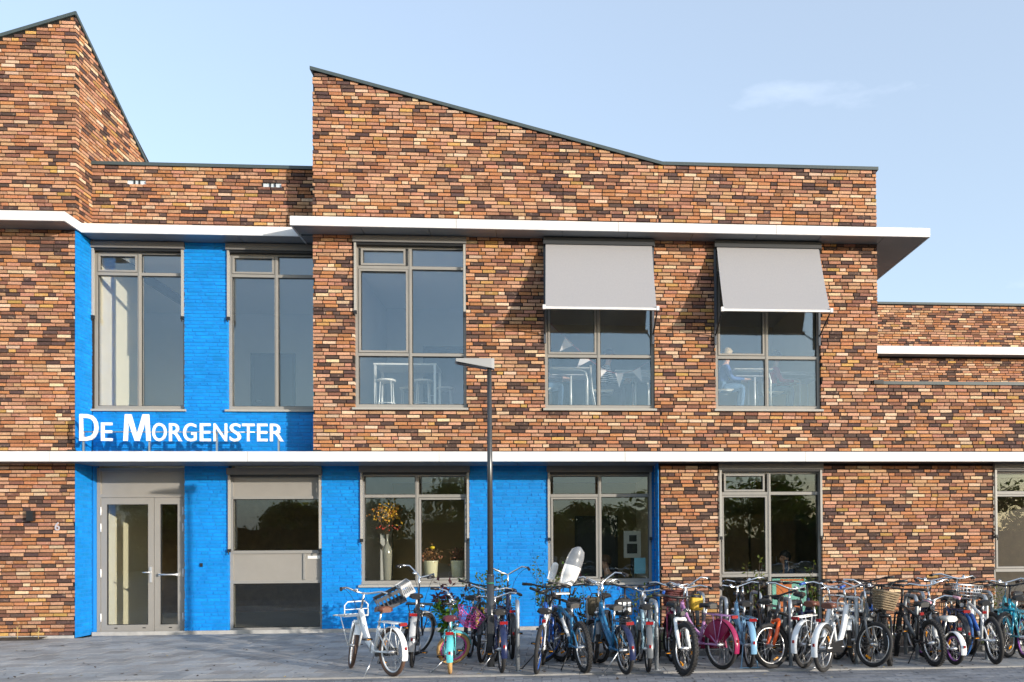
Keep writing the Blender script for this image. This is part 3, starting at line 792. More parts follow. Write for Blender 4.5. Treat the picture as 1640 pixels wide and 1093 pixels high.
# bunting
bu = empty('bunting', (7.65, .5, 5.35)); tag(bu, 'string of white pennants hanging inside the upper window', 'bunting')
pts = []; 
for k in range(13):
    f = k/12; pts.append((f*1.75, .02*math.sin(k), -.05-.85*math.sin(f*2.2)**1.3 if f > 0 else 0))
t = MB(); t.tube(pts, .004, 5); t.build('string', mat('red cord', (.4, .06, .05), .7), bu)
for k in range(0, 12, 2):
    a, b = Vector(pts[k]), Vector(pts[k+1]); d = (b-a); nn = Vector((d.z, 0, -d.x)).normalized()
    if nn.z > 0: nn = -nn
    c = (a+b)/2+nn*.25; t = MB()
    i = len(t.v); q = Vector((0, .002, 0)); t.v += [tuple(a-q), tuple(b-q), tuple(c-q), tuple(a+q), tuple(b+q), tuple(c+q)]
    for fc in ((0, 2, 1), (3, 4, 5), (0, 1, 4, 3), (1, 2, 5, 4), (2, 0, 3, 5)): t.face(fc)
    t.build('pennant', mat('white pennant cloth', (.75, .70, .68), .8), bu)
# window-sill things (ground floor)
M_SILLIN = mat('inner sill', (.30, .29, .27), .5)
slab('inner_sill', (4.42, REC+.17, .74), (6.27, REC+.55, .815), M_SILLIN)
slab('inner_sill', (7.62, REC+.17, .74), (9.44, REC+.55, .815), M_SILLIN)
def leafcard(t, p, d, n, L, W, m=0):
    """one small leaf: two triangles folded along the midrib"""
    d = d.normalized(); s = d.cross(n); s = s.normalized() if s.length > 1e-5 else d.orthogonal().normalized(); nn = s.cross(d)
    i = len(t.v); t.v += [tuple(p), tuple(p+d*L*.5+s*W/2+nn*W*.14), tuple(p+d*L), tuple(p+d*L*.5-s*W/2+nn*W*.14)]
    t.face((i, i+1, i+2), None, m); t.face((i, i+2, i+3), None, m)
def rv(): return Vector((random.gauss(0, 1), random.gauss(0, 1), random.gauss(0, 1))).normalized()
va = empty('floor_vase', (4.80, .85, .815)); tag(va, 'tall slim grey vase with yellow autumn leaves inside the window', 'vase')
t = MB(); t.lathe([(.06, 0), (.065, .05), (.085, .48), (.085, .56), (.06, .63), (.024, .69), (.018, .74), (.022, .84)], n=20); t.build('vase_body', mat('grey glazed ceramic', (.26, .26, .23), .12, coat=.5), va)
t = MB()
for k in range(9):
    a = rv(); e_ = Vector((a.x*.3, a.y*.12, .35+random.random()*.25)); t.tube([(0, 0, .78), (e_.x*.4, e_.y*.4, .82+e_.z*.5), (e_.x, e_.y, .80+e_.z)], .003, 4)
t.build('twigs', mat('dry twig', (.10, .06, .03), .8), va)
t = MB()
for k in range(230):
    p = Vector((random.gauss(.0, .12), random.gauss(0, .07), 1.23+random.gauss(0, .09))); leafcard(t, p, rv(), rv(), random.uniform(.03, .06), .035, 0 if random.random() < .65 else 1)
for k in range(18):
    p = Vector((random.uniform(-.2, .22), random.gauss(0, .04), .96+random.gauss(0, .02))); t.ball(p, .013, 6, 4, 2)
lo_ = t.build('autumn_leaves', [mat('yellow autumn leaf', (.62, .36, .03), .6), mat('orange autumn leaf', (.42, .16, .03), .6), mat('red berry', (.5, .05, .03), .4)], va); lo_['kind'] = 'stuff'
for i, (x, lb) in enumerate(((5.56, 'cream flower pot with dried flowers and one yellow bloom'), (6.03, 'cream flower pot with brown dried flowers beside the window frame'))):
    e = empty('flower_pot', (x, .84, .815)); tag(e, lb, 'flower pot', 'cream pots on the window sill')
    t = MB(); t.lathe([(.085, 0), (.10, .02), (.125, .35), (.13, .37), (.118, .37), (.11, .30)], n=20); t.build('pot', mat('cream glazed pot', (.66, .64, .46), .2, coat=.3), e)
    t = MB()
    for k in range(26): 
        a = rv(); t.tube([(a.x*.04, a.y*.04, .33), (a.x*.12, a.y*.1, .45+abs(a.z)*.08), (a.x*.2, a.y*.12, .50+abs(a.z)*.12)], .003, 4)
    t.build('stems', MATS['dry twig'], e)
    t = MB()
    for k in range(170): leafcard(t, Vector((random.gauss(0, .10), random.gauss(0, .06), .47+random.gauss(0, .06))), rv(), rv(), random.uniform(.03, .055), .03, 0 if random.random() < .7 else 1)
    if i == 0: t.ball((.03, -.04, .60), (.045, .035, .03), 8, 5, 2)
    q = t.build('dried_flowers', [mat('dried brown flower', (.26, .13, .05), .8), mat('dried rose flower', (.36, .15, .10), .8), mat('yellow bloom', (.75, .55, .03), .6)], e); q['kind'] = 'stuff'
# poster and sheets on the glass
po = empty('poster', (11.50, .20, .20)); tag(po, 'turquoise poster with orange panels inside lower pane', 'poster')
t = MB(); t.box((0, 0, 0), (.62, .006, .64)); t.build('sheet', mat('turquoise paper', (.22, .55, .50), .6), po)
for (a, b, c, d) in ((.07, .34, .36, .56), (.14, .56, .595, .63), (.12, .5, .06, .25)):
    t = MB(); t.box((a, -.003, c), (b, -.0005, d)); t.build('printed_panel', mat('orange print', (.62, .17, .04), .6), po)
simple('paper_sheet', (9.14, REC+.150, .93), (9.34, REC+.153, 1.21), mat('light blue paper', (.25, .56, .66), .6), 'light blue paper sheet stuck inside the blue wall window', 'paper')
nb = empty('notice_board', (9.02, 1.4, 1.2)); tag(nb, 'small pale notice board with black print behind the blue wall window', 'notice board')
t = MB(); t.box((0, 0, 0), (.32, .02, .5)); t.build('board', M_TOP, nb)
t = MB(); t.box((.06, -.006, .08), (.25, -.001, .26)); t.box((.1, -.006, .3), (.24, -.001, .42)); t.build('print', M_BLK, nb)
t = MB(); t.box((.13, .021, -1.2), (.19, .05, .45)); t.build('stand', M_BLK, nb)

# ================================================================== GROUND
M_ROAD = mat('paver road base', (.10, .105, .115), .95, noise_amt=.25, nscale=3)
t = MB(); t.quad((-400, -800, -.06), (400, -800, -.06), (400, 600, -.06), (-400, 600, -.06)); struct('ground', t, mat('meadow ground', (.09, .10, .05), 1., noise_amt=.4, nscale=.2))
t = MB(); t.quad((-60, -24, -.045), (80, -24, -.045), (80, -4.66, -.045), (-60, -4.66, -.045)); road = struct('road', t, M_ROAD)
# herringbone pavers of the road edge that shows
hb = MB(); a_, b_ = .205, .068
rnd = random.Random(5)
def paver(mb, cx, cy, ang, w, l, zt, col):
    m_ = Matrix.Translation((cx, cy, 0)) @ Matrix.Rotation(ang, 4, 'Z')
    mb.box((-l/2+.003, -w/2+.003, -.06), (l/2-.003, w/2-.003, zt), col, 0, ('b',), m_)
for i in range(-12, 98):
    for j in range(0, 15):
        cx = i*.205+(.1025 if j % 2 else 0); cy = -4.74-j*.1025
        k = rnd.uniform(.8, 1.12)
        m_ang = R(rnd.uniform(-1.2, 1.2))
        paver(hb, cx, cy, m_ang, .100, .205, -.012+rnd.uniform(-.002, .002), (.215*k, .225*k, .245*k))
o = hb.build('paver', M_SLAB, road); o['kind'] = 'stuff'
# pavement slabs
bed = MB(); bed.box((-30, -4.56, -.2), (8.28, .48, -.045)); bed.box((8.28, -4.56, -.2), (60, -3.2, -.045)); pav = struct('pavement', bed, mat('joint sand', (.13, .12, .105), 1.))
sl = []; S = .30
for i in range(-16, 66):
    for j in range(0, 17):
        x0 = i*S+(.15 if j % 2 else 0); y0 = -4.56+j*S
        if x0 > 7.9 and y0+S > -3.15: continue
        if x0 < 0 and y0+S > -.03 : continue
        if x0+S > -.0 and y0+S > REC-.02: continue
        sl.append((x0, y0))
sl.sort(key=lambda q: (Vector((q[0]+.15, q[1]+.15, 0))-CAMP).length)
smesh = []
for k in range(14):
    t = MB(); g = random.uniform(.80, 1.12); w = random.uniform(-.03, .03)
    t.box((.003, .003, -.05), (S-.003, S-.003, 0), (.37*g*(1+w), .37*g, .37*g*(1-w)), 0, ('b',)); smesh.append(t.mesh('paving_slab', M_SLAB))
inview = [q for q in sl if -2.4 < q[0] < 17.5]
for k, (x, y) in enumerate(inview[:300]):
    o = link('paving_slab', random.choice(smesh), pav); o.location = (x, y, random.uniform(-.0015, .0015))
t = MB()
for (x, y) in inview[300:]:
    g = random.uniform(.80, 1.12); w = random.uniform(-.03, .03); z = random.uniform(-.0015, .0015)
    t.box((x+.003, y+.003, -.05), (x+S-.003, y+S-.003, z), (.37*g*(1+w), .37*g, .37*g*(1-w)), 0, ('b',))
o = t.build('paving_slabs_far', M_SLAB, pav); o['kind'] = 'stuff'
# kerbs: flush band along the road, raised kerb of the planting bed
M_KERB = mat('pale concrete kerb', (.29, .285, .275), .9, noise_amt=.22, nscale=9)
kerb = empty('kerb'); kerb['kind'] = 'structure'
for i in range(-3, 19):
    t = MB(); t.box((i*1.0+.002, -4.665, -.2), (i*1.0+.998, -4.565, .004+random.uniform(-.001, .001))); t.build('kerb_stone', M_KERB, kerb)
bk = empty('bed_kerb'); bk['kind'] = 'structure'
for i in range(0, 10):
    t = MB(); t.box((8.3+i*1.0+.002, -3.20, -.2), (8.3+i*1.0+.998, -3.10, .055)); t.build('kerb_stone', M_KERB, bk)
t = MB(); t.box((8.30, -3.098, -.2), (8.40, -.06, .050)); t.build('kerb_stone', M_KERB, bk)
t = MB()
for i in range(48):
    for j in range(12):
        x, y = 8.40+i*.2, -3.098+j*.253
        z = lambda a, b: .02+.022*noise.noise(Vector((a*2.3, b*2.3, 1)))
        t.quad((x, y, z(x, y)), (x+.2, y, z(x+.2, y)), (x+.2, y+.253, z(x+.2, y+.253)), (x, y+.253, z(x, y+.253)))
struct('planting_bed', t, mat('dark garden soil', (.055, .042, .030), 1., noise_amt=.5, nscale=12, bump=.6, bscale=25))
t = MB()
for i in range(10):
    x = -2.4+i*.2; t.quad((x, -.32, .004), (x+.2, -.32+.02*math.sin(i), .004), (x+.2, -.052, .03), (x, -.052, .03))
struct('soil_strip', t, MATS['dark garden soil'])
# grass tufts, soil litter and fallen leaves
M_GRASS = mat('grass blade', (.10, .15, .035), .7)
t = MB()
def blade(t, p, h, w, m=0):
    a = random.uniform(0, 6.28); d = Vector((math.cos(a), math.sin(a), 0))*w/2; l = Vector((random.gauss(0, .3), random.gauss(0, .3), 1))*h; p = Vector(p)
    i = len(t.v); t.v += [tuple(p-d), tuple(p+d), tuple(p+l)]; t.face((i, i+1, i+2), None, m)
for k in range(5200):
    x = random.uniform(8.45, 17.8); y = random.uniform(-3.0, -.1)
    if noise.noise(Vector((x*.9, y*.9, 7))) < -.02: continue
    blade(t, (x, y, .02), random.uniform(.04, .16), .008)
o = t.build('grass', M_GRASS); tag(o, 'short grass tufts growing in the planting bed', 'grass', kind='stuff')
t = MB()
for k in range(330):
    x = random.uniform(-2.2, 17); y = -.6-4.0*random.random()**.7
    if x > 8.2: y = random.uniform(-5.4, -3.25)
    d = rv(); d.z *= .15; n = Vector((random.gauss(0, .3), random.gauss(0, .3), 1)); leafcard(t, Vector((x, y, .006)), d, n, random.uniform(.03, .085), random.uniform(.012, .04), random.choice((0, 0, 0, 1)))
o = t.build('fallen_leaves', [mat('dark dead leaf', (.045, .032, .022), .9), mat('pale dead leaf', (.30, .25, .13), .8)]); tag(o, 'dark fallen leaves scattered over the paving', 'leaves', kind='stuff')
# two dry stalks by the brick wall
for i, x in enumerate((-.78, -.46)):
    e = empty('dry_stalk', (x, -.2, .01)); tag(e, ('dry yellow plant stalk at the wall foot, farther from the door', 'dry yellow plant stalk at the wall foot, closer to the door')[i], 'plant', 'dry stalks below the house number')
    t = MB(); t.tube([(0, 0, 0), (.005, 0, .1), (.0, .01, .19)], .005, 5); t.build('stem', mat('straw', (.45, .33, .13), .8), e)
    t = MB()
    for k in range(14): leafcard(t, Vector((random.gauss(0, .015), random.gauss(0, .01), random.uniform(.08, .2))), rv(), rv(), .05, .012)
    t.build('leaf_tuft', MATS['straw'], e)['kind'] = 'stuff'

# ================================================================== LAMP POST
lp = empty('lamp_post', (6.96, -4.0, 0)); tag(lp, 'slim dark lamp post with flat grey arm before the facade', 'lamp post')
M_POST = mat('dark grey post paint', (.035, .038, .042), .28, coat=.2)
t = MB(); t.tube([(0, 0, 0), (0, 0, 1.08)], .045, 14); t.tube([(0, 0, 1.08), (0, 0, 1.11)], [.045, .036], 14); t.build('base_post', M_POST, lp)
t = MB(); t.tube([(0, 0, 1.10), (0, 0, 3.60)], [.036, .027], 14); t.build('post', mat('grey post', (.06, .065, .07), .25, metal=.3), lp)
t = MB(); t.box((-.028, -.049, .24), (.028, -.040, .62)); t.build('service_hatch', M_POST, lp)
t = MB(); t.torus((0, 0, .16), .050, .014, 'z', 16, 6); t.build('ground_collar', M_POST, lp)
hd = Matrix.Rotation(R(10), 4, 'Z')
t = MB(); i = 0
prof = [(-.40, -.085, 3.63, 3.665), (.02, -.06, 3.575, 3.69), (.055, -.055, 3.565, 3.69)]
for (x, hw, z0, z1) in prof: t.v += [(x, -abs(hw), z0), (x, abs(hw), z0), (x, abs(hw), z1), (x, -abs(hw), z1)]
for k in (0, 1):
    for q in range(4): t.face((k*4+q, k*4+(q+1) % 4, k*4+4+(q+1) % 4, k*4+4+q))
t.face((3, 2, 1, 0)); t.face((8, 9, 10, 11)); t.xf(hd); t.build('luminaire', mat('pale grey luminaire', (.24, .25, .26), .4), lp)
t = MB(); t.prism([(-.38, 3.620), (-.38, 3.6305), (-.03, 3.579), (-.03, 3.568)], 'y', -.055, .055); t.xf(hd); t.build('lens', M_BLK, lp)
t = MB(); t.torus((0, 0, 1.0), .0465, .004, 'z', 16, 6); t.build('green_band', mat('green sticker', (.02, .35, .2), .5), lp)

# ================================================================== BICYCLE HOOPS
def hoop(x, y, rz, label, depth=.46, h=.78):
    e = empty('bicycle_hoop', (x, y, 0), rz); tag(e, label, 'bicycle rack', 'galvanised bicycle hoops')
    r = .10; pts = [(0, 0, -.05), (0, 0, h-r)]
    for k in range(1, 7): a = math.pi/2*k/6; pts.append((0, r-r*math.cos(a), h-r+r*math.sin(a)))
    for k in range(0, 6): a = math.pi/2*k/6; pts.append((0, depth-r+r*math.sin(a), h-r+r*math.cos(a)))
    pts += [(0, depth, h-r), (0, depth, -.05)]
    t = MB(); t.tube(pts, .024, 10); t.build('hoop', M_GALV, e)
    for yy in (0, depth):
        t = MB(); t.lathe([(.05, .0), (.05, .006)], (0, yy, 0), 12); t.build('foot_plate', M_GALV, e)
HP = [(7.30, -4.42, 3, 'front hoop beside the white and blue childs bicycle'), (8.14, -3.75, -4, 'front hoop beside the bicycle with the child seat'), (8.90, -4.48, 2, 'front hoop between light blue and red white bicycles'),
      (9.80, -4.1, -3, 'front hoop behind the lilac bicycle rear wheel'), (10.50, -4.40, -8, 'front hoop between orange fork bicycle and white bicycles'), (11.33, -4.32, -10, 'front hoop behind the wicker basket bicycle wheel'),
      (12.21, -4.0, -6, 'front hoop beside the pink and white childs bicycle'), (13.05, -4.1, -9, 'front hoop beside the blue and white bicycle'),
      (8.92, -3.05, 0, 'rear hoop before the corner of blue wall'), (9.72, -2.98, 0, 'rear hoop before the brick pier beside the poster window'), (10.49, -3.02, 2, 'rear hoop below the poster window mullion'),
      (11.95, -3.35, 3, 'rear hoop beside the wicker basket'), (12.75, -3.0, 2, 'rear hoop behind pink handlebar grips'), (13.55, -3.3, 2, 'rear hoop near the right edge window')]
for x, y, a, lb in HP: hoop(x, y, R(a), lb)
# ================================================================== PLANTS
def leafmat(name, col, tr=.35):
    if name in MATS: return MATS[name]
    m = mat(name, col, .5, noise_amt=.3, nscale=5); nt = m.node_tree
    b = nt.nodes['Principled BSDF']; out = nt.nodes['Material Output']
    t = nt.nodes.new('ShaderNodeBsdfTranslucent'); t.inputs['Color'].default_value = (col[0]*1.5, col[1]*1.6, col[2]*.9, 1)
    mx_ = nt.nodes.new('ShaderNodeMixShader'); mx_.inputs['Fac'].default_value = tr
    nt.links.new(b.outputs[0], mx_.inputs[1]); nt.links.new(t.outputs[0], mx_.inputs[2]); nt.links.new(mx_.outputs[0], out.inputs['Surface'])
    return m
M_LEAFG = leafmat('green leaf', (.05, .10, .02)); M_LEAFY = leafmat('yellow green leaf', (.16, .19, .03)); M_LEAFR = leafmat('dark red leaf', (.055, .012, .018)); M_LEAFB = leafmat('bright green leaf', (.09, .19, .02))
M_BARK = mat('thin bark', (.07, .05, .035), .9)
def shrub(x, y, h, spread, stems, nleaf, mats_, size, label, top=None, seed=1, name='shrub', z=.02):
    rnd = random.Random(seed)
    e = empty(name, (x, y, z)); tag(e, label, 'shrub', 'shrubs before the facade')
    st = MB(); lf = MB()
    for k in range(stems):
        a = rnd.uniform(0, 6.28); s = rnd.uniform(.3, 1)*spread; hh = h*rnd.uniform(.6, 1.05)
        p = [Vector((0, 0, 0)), Vector((math.cos(a)*s*.3, math.sin(a)*s*.2, hh*.4)), Vector((math.cos(a)*s*.75+rnd.gauss(0, .03), math.sin(a)*s*.5, hh*.75)), Vector((math.cos(a)*s+rnd.gauss(0, .05), math.sin(a)*s*.6, hh))]
        st.tube(p, [.007, .006, .004, .002], 5)
        for q in range(nleaf):
            f = rnd.uniform(.12, 1)**.8*3; i = min(2, int(f)); pos = p[i].lerp(p[i+1], f-i)
            d = Vector((rnd.gauss(0, 1), rnd.gauss(0, 1), rnd.gauss(.3, .7))).normalized()
            n = Vector((rnd.gauss(0, .6), rnd.gauss(0, .6), 1))
            L = size*rnd.uniform(.6, 1.2); mi = rnd.randrange(len(mats_))
            if top is not None: mi = 1 if pos.z > top else 0
            leafcard(lf, pos+d*.03, d, n, L, L*.5, mi)
    st.build('stems', M_BARK, e); o = lf.build('foliage', mats_, e); o['kind'] = 'stuff'
    return e
pt = shrub(6.13, -1.35, .84, .34, 12, 34, [M_LEAFB, M_LEAFR], .115, 'potted shrub with green lower and dark red upper leaves', top=.56, seed=3, name='potted_shrub', z=.02)
t = MB(); t.lathe([(.10, -.02), (.13, .13), (.14, .14), (.125, .14)], n=18); t.build('pot', M_BLK, pt)
shrub(6.85, -1.5, 1.0, .42, 15, 34, [M_LEAFG, M_LEAFY, M_LEAFG], .07, 'leafy green shrub behind the yellow bicycle before blue wall', seed=5)
shrub(6.48, -1.3, 1.02, .22, 6, 20, [M_LEAFG, M_LEAFG], .06, 'thin loose shrub between potted shrub and yellow bicycle', seed=6)
shrub(7.62, -1.7, 1.28, .36, 12, 30, [M_LEAFG, M_LEAFG, M_LEAFY], .075, 'tall green shrub behind the white child seat', seed=8)
shrub(8.2, -1.6, .95, .35, 10, 28, [M_LEAFG, M_LEAFR, M_LEAFG], .075, 'green shrub with reddish leaves below the blue wall window', seed=9)
shrub(9.05, -1.6, .8, .3, 9, 25, [M_LEAFG, M_LEAFY], .07, 'low green shrub at the corner of the blue wall', seed=10)
shrub(10.85, -1.2, 1.22, .18, 5, 24, [M_LEAFY, M_LEAFG], .065, 'thin yellowing shrub before the poster window mullion', seed=12)
shrub(11.75, -1.3, 1.16, .2, 6, 24, [M_LEAFY, M_LEAFG], .07, 'thin yellowing shrub before the poster', seed=13)
shrub(12.6, -1.4, .7, .3, 8, 24, [M_LEAFG, M_LEAFY], .06, 'low shrub before the brick pier between right windows', seed=14)
shrub(14.4, -1.6, .75, .3, 8, 24, [M_LEAFG, M_LEAFY], .06, 'low shrub near the right edge window', seed=15)

# ================================================================== ACROSS THE STREET (seen only as reflections in the glass)
def tree_proto(seed, h):
    rnd = random.Random(seed)
    e = empty('street_tree', (0, 0, 0))
    t = MB(); t.tube([(0, 0, -.05), (.05, 0, h*.25), (.0, .05, h*.5), (.02, 0, h*.8)], [.16, .13, .09, .03], 8)
    for k in range(7):
        a = rnd.uniform(0, 6.28); z = h*rnd.uniform(.3, .6); L = h*rnd.uniform(.2, .34)
        t.tube([(0, 0, z), (math.cos(a)*L*.5, math.sin(a)*L*.5, z+L*.4), (math.cos(a)*L, math.sin(a)*L, z+L*.8)], [.06, .04, .015], 6)
    t.build('trunk', M_BARK, e)
    lf = MB(); cl = []
    for k in range(26):
        a = rnd.uniform(0, 6.28); r = h*.34*math.sqrt(rnd.random()); cl.append(Vector((math.cos(a)*r, math.sin(a)*r, h*rnd.uniform(.38, .95)-r*.35)))
    for c in cl:
        for q in range(120):
            p = c+Vector((rnd.gauss(0, 1), rnd.gauss(0, 1), rnd.gauss(0, .8)))*h*.072
            leafcard(lf, p, rv(), rv(), .30*rnd.uniform(.7, 1.3), .2, rnd.randrange(3))
    o = lf.build('crown', [M_LEAFG, leafmat('olive leaf', (.085, .10, .025)), M_LEAFY], e); o['kind'] = 'stuff'
    return e
protos = [tree_proto(1, 5.7), tree_proto(2, 6.8), tree_proto(3, 4.9)]
TX = [(-26, -47), (-18, -44), (-10.5, -46), (-4, -43.5), (3, -47), (9.5, -45), (16, -43), (22.5, -46), (29, -44), (36, -47), (43, -45), (50, -43), (58, -46), (-22, -50), (-14, -52), (-7, -50), (0, -52), (6.5, -50), (13, -51), (19.5, -50), (26, -52), (33, -50), (39.5, -52), (47, -50)]
for i, (x, y) in enumerate(TX):
    o = protos[i] if i < 3 else copy_tree(protos[i % 3])
    o.location = (x, y, 0); o.rotation_euler = (0, 0, i*1.7)
    tag(o, 'green tree across the street, mirrored in the windows', 'tree', 'trees across the street')
hr = random.Random(77)
hg = empty('hedge', (15, -39, 0)); tag(hg, 'long dark hedge across the street, mirrored in the windows', 'hedge')
t = MB(); t.box((-60, -.5, -.05), (60, .5, 2.5)); t.build('hedge_core', mat('dark twigs', (.02, .026, .012), .9), hg)
t = MB()
for k in range(9000):
    x = hr.uniform(-60, 60); hh = 2.7+.7*noise.noise(Vector((x*.35, 3, 1))); p = Vector((x, hr.uniform(-.6, .75), hr.uniform(0, 1)**.7*hh)); leafcard(t, p, rv(), rv(), .34*hr.uniform(.7, 1.3), .24, hr.randrange(2))
o = t.build('foliage', [M_LEAFG, leafmat('dark hedge leaf', (.03, .055, .014))], hg); o['kind'] = 'stuff'
# parked van
van = empty('parked_van', (24.2, -26, 0)); tag(van, 'white delivery van parked across the street, mirrored in the glass', 'van')
M_VAN = mat('white van paint', (.75, .76, .78), .25, coat=.5)
t = MB(); t.prism([(-2.4, .32), (2.5, .32), (2.55, .75), (2.35, 1.0), (1.7, 1.12), (1.05, 1.88), (.8, 1.98), (-2.2, 2.0), (-2.42, 1.85)], 'y', -.9, .9); t.build('body', M_VAN, van)
t = MB(); t.prism([(.35, 1.18), (1.55, 1.18), (1.02, 1.78), (.35, 1.82)], 'y', .901, .912); t.prism([(.35, 1.18), (1.55, 1.18), (1.02, 1.78), (.35, 1.82)], 'y', -.912, -.901); t.build('side_window', M_BLK, van)
for wx in (-1.55, 1.6):
    for sy in (-.82, .82):
        w = empty('wheel', (wx, sy, .33), 0, van)
        t = MB(); t.torus((0, 0, 0), .24, .09, 'y', 24, 8); t.build('tyre', M_BLK, w)
        t = MB(); t.lathe([(.19, -.05), (.19, .05)], n=16); t.xf(Matrix.Rotation(R(90), 4, 'X')); t.build('rim', M_ALU, w)
for sy in (-.62, .62):
    t = MB(); t.box((2.50, sy-.14, .78), (2.57, sy+.14, .92)); t.build('headlight', M_CHROME, van)
t = MB(); t.prism([(-1.3, .95), (-.75, 1.5), (-.2, .95)], 'y', .9005, .907); t.build('orange_emblem', mat('orange emblem', (.6, .25, .05), .5), van)
# ================================================================== BICYCLES
def paint(name, c, rough=.28): return mat(name, c, rough, coat=.35, noise_amt=.08, nscale=12)
PAINT = {'white': paint('white bicycle paint', (.78, .80, .80)), 'black': paint('black bicycle paint', (.016, .016, .018)), 'navy': paint('navy bicycle paint', (.012, .02, .07)),
         'blue': paint('blue bicycle paint', (.02, .10, .42)), 'midblue': paint('mid blue bicycle paint', (.02, .16, .33)), 'sky': paint('sky blue bicycle paint', (.22, .42, .60)), 'turq': paint('turquoise bicycle paint', (.11, .52, .56)),
         'teal': paint('teal blue bicycle paint', (.01, .27, .42)), 'cyan': paint('cyan bicycle paint', (.12, .50, .60)), 'pink': paint('pink bicycle paint', (.66, .08, .36)), 'hotpink': paint('hot pink bicycle paint', (.75, .03, .16)), 'palepink': paint('pale pink bicycle paint', (.72, .38, .45)),
         'lilac': paint('lilac bicycle paint', (.46, .22, .44)), 'maroon': paint('maroon bicycle paint', (.28, .012, .07)), 'red': paint('red bicycle paint', (.5, .02, .025)), 'orange': paint('orange bicycle paint', (.80, .10, .01)),
         'yellow': paint('yellow bicycle paint', (.75, .50, .01)), 'grey': paint('grey bicycle paint', (.13, .14, .15)), 'silver': paint('silver bicycle paint', (.45, .46, .47)), 'purple': paint('purple bicycle paint', (.33, .10, .42)),
         'pale': paint('pale blue bicycle paint', (.42, .62, .70))}
TYRE = {'black': mat('tyre rubber', (.022, .021, .021), .8, noise_amt=.3, nscale=20), 'tan': mat('tan tyre rubber', (.55, .33, .13), .75), 'blue': mat('blue tyre rubber', (.02, .10, .32), .7), 'brown': mat('brown tyre rubber', (.10, .055, .035), .75)}
LEATH = {'brown': mat('brown saddle leather', (.13, .045, .025), .4), 'black': mat('black saddle vinyl', (.018, .018, .019), .4), 'white': mat('white saddle vinyl', (.7, .68, .64), .4), 'navy': mat('navy saddle vinyl', (.012, .02, .05), .4), 'plum': mat('plum saddle vinyl', (.10, .02, .035), .4)}
M_REDL = mat('red rear lamp', (.26, .008, .010), .2, coat=.6); M_AMB = mat('amber reflector', (.85, .32, .01), .2, coat=.5)
M_WICK = mat('wicker cane', (.22, .165, .10), .8, noise_amt=.4, nscale=40); M_CRATE = mat('grey plastic crate', (.065, .07, .08), .5); M_SPOKE = mat('spoke wire', (.6, .6, .6), .3, metal=1.)

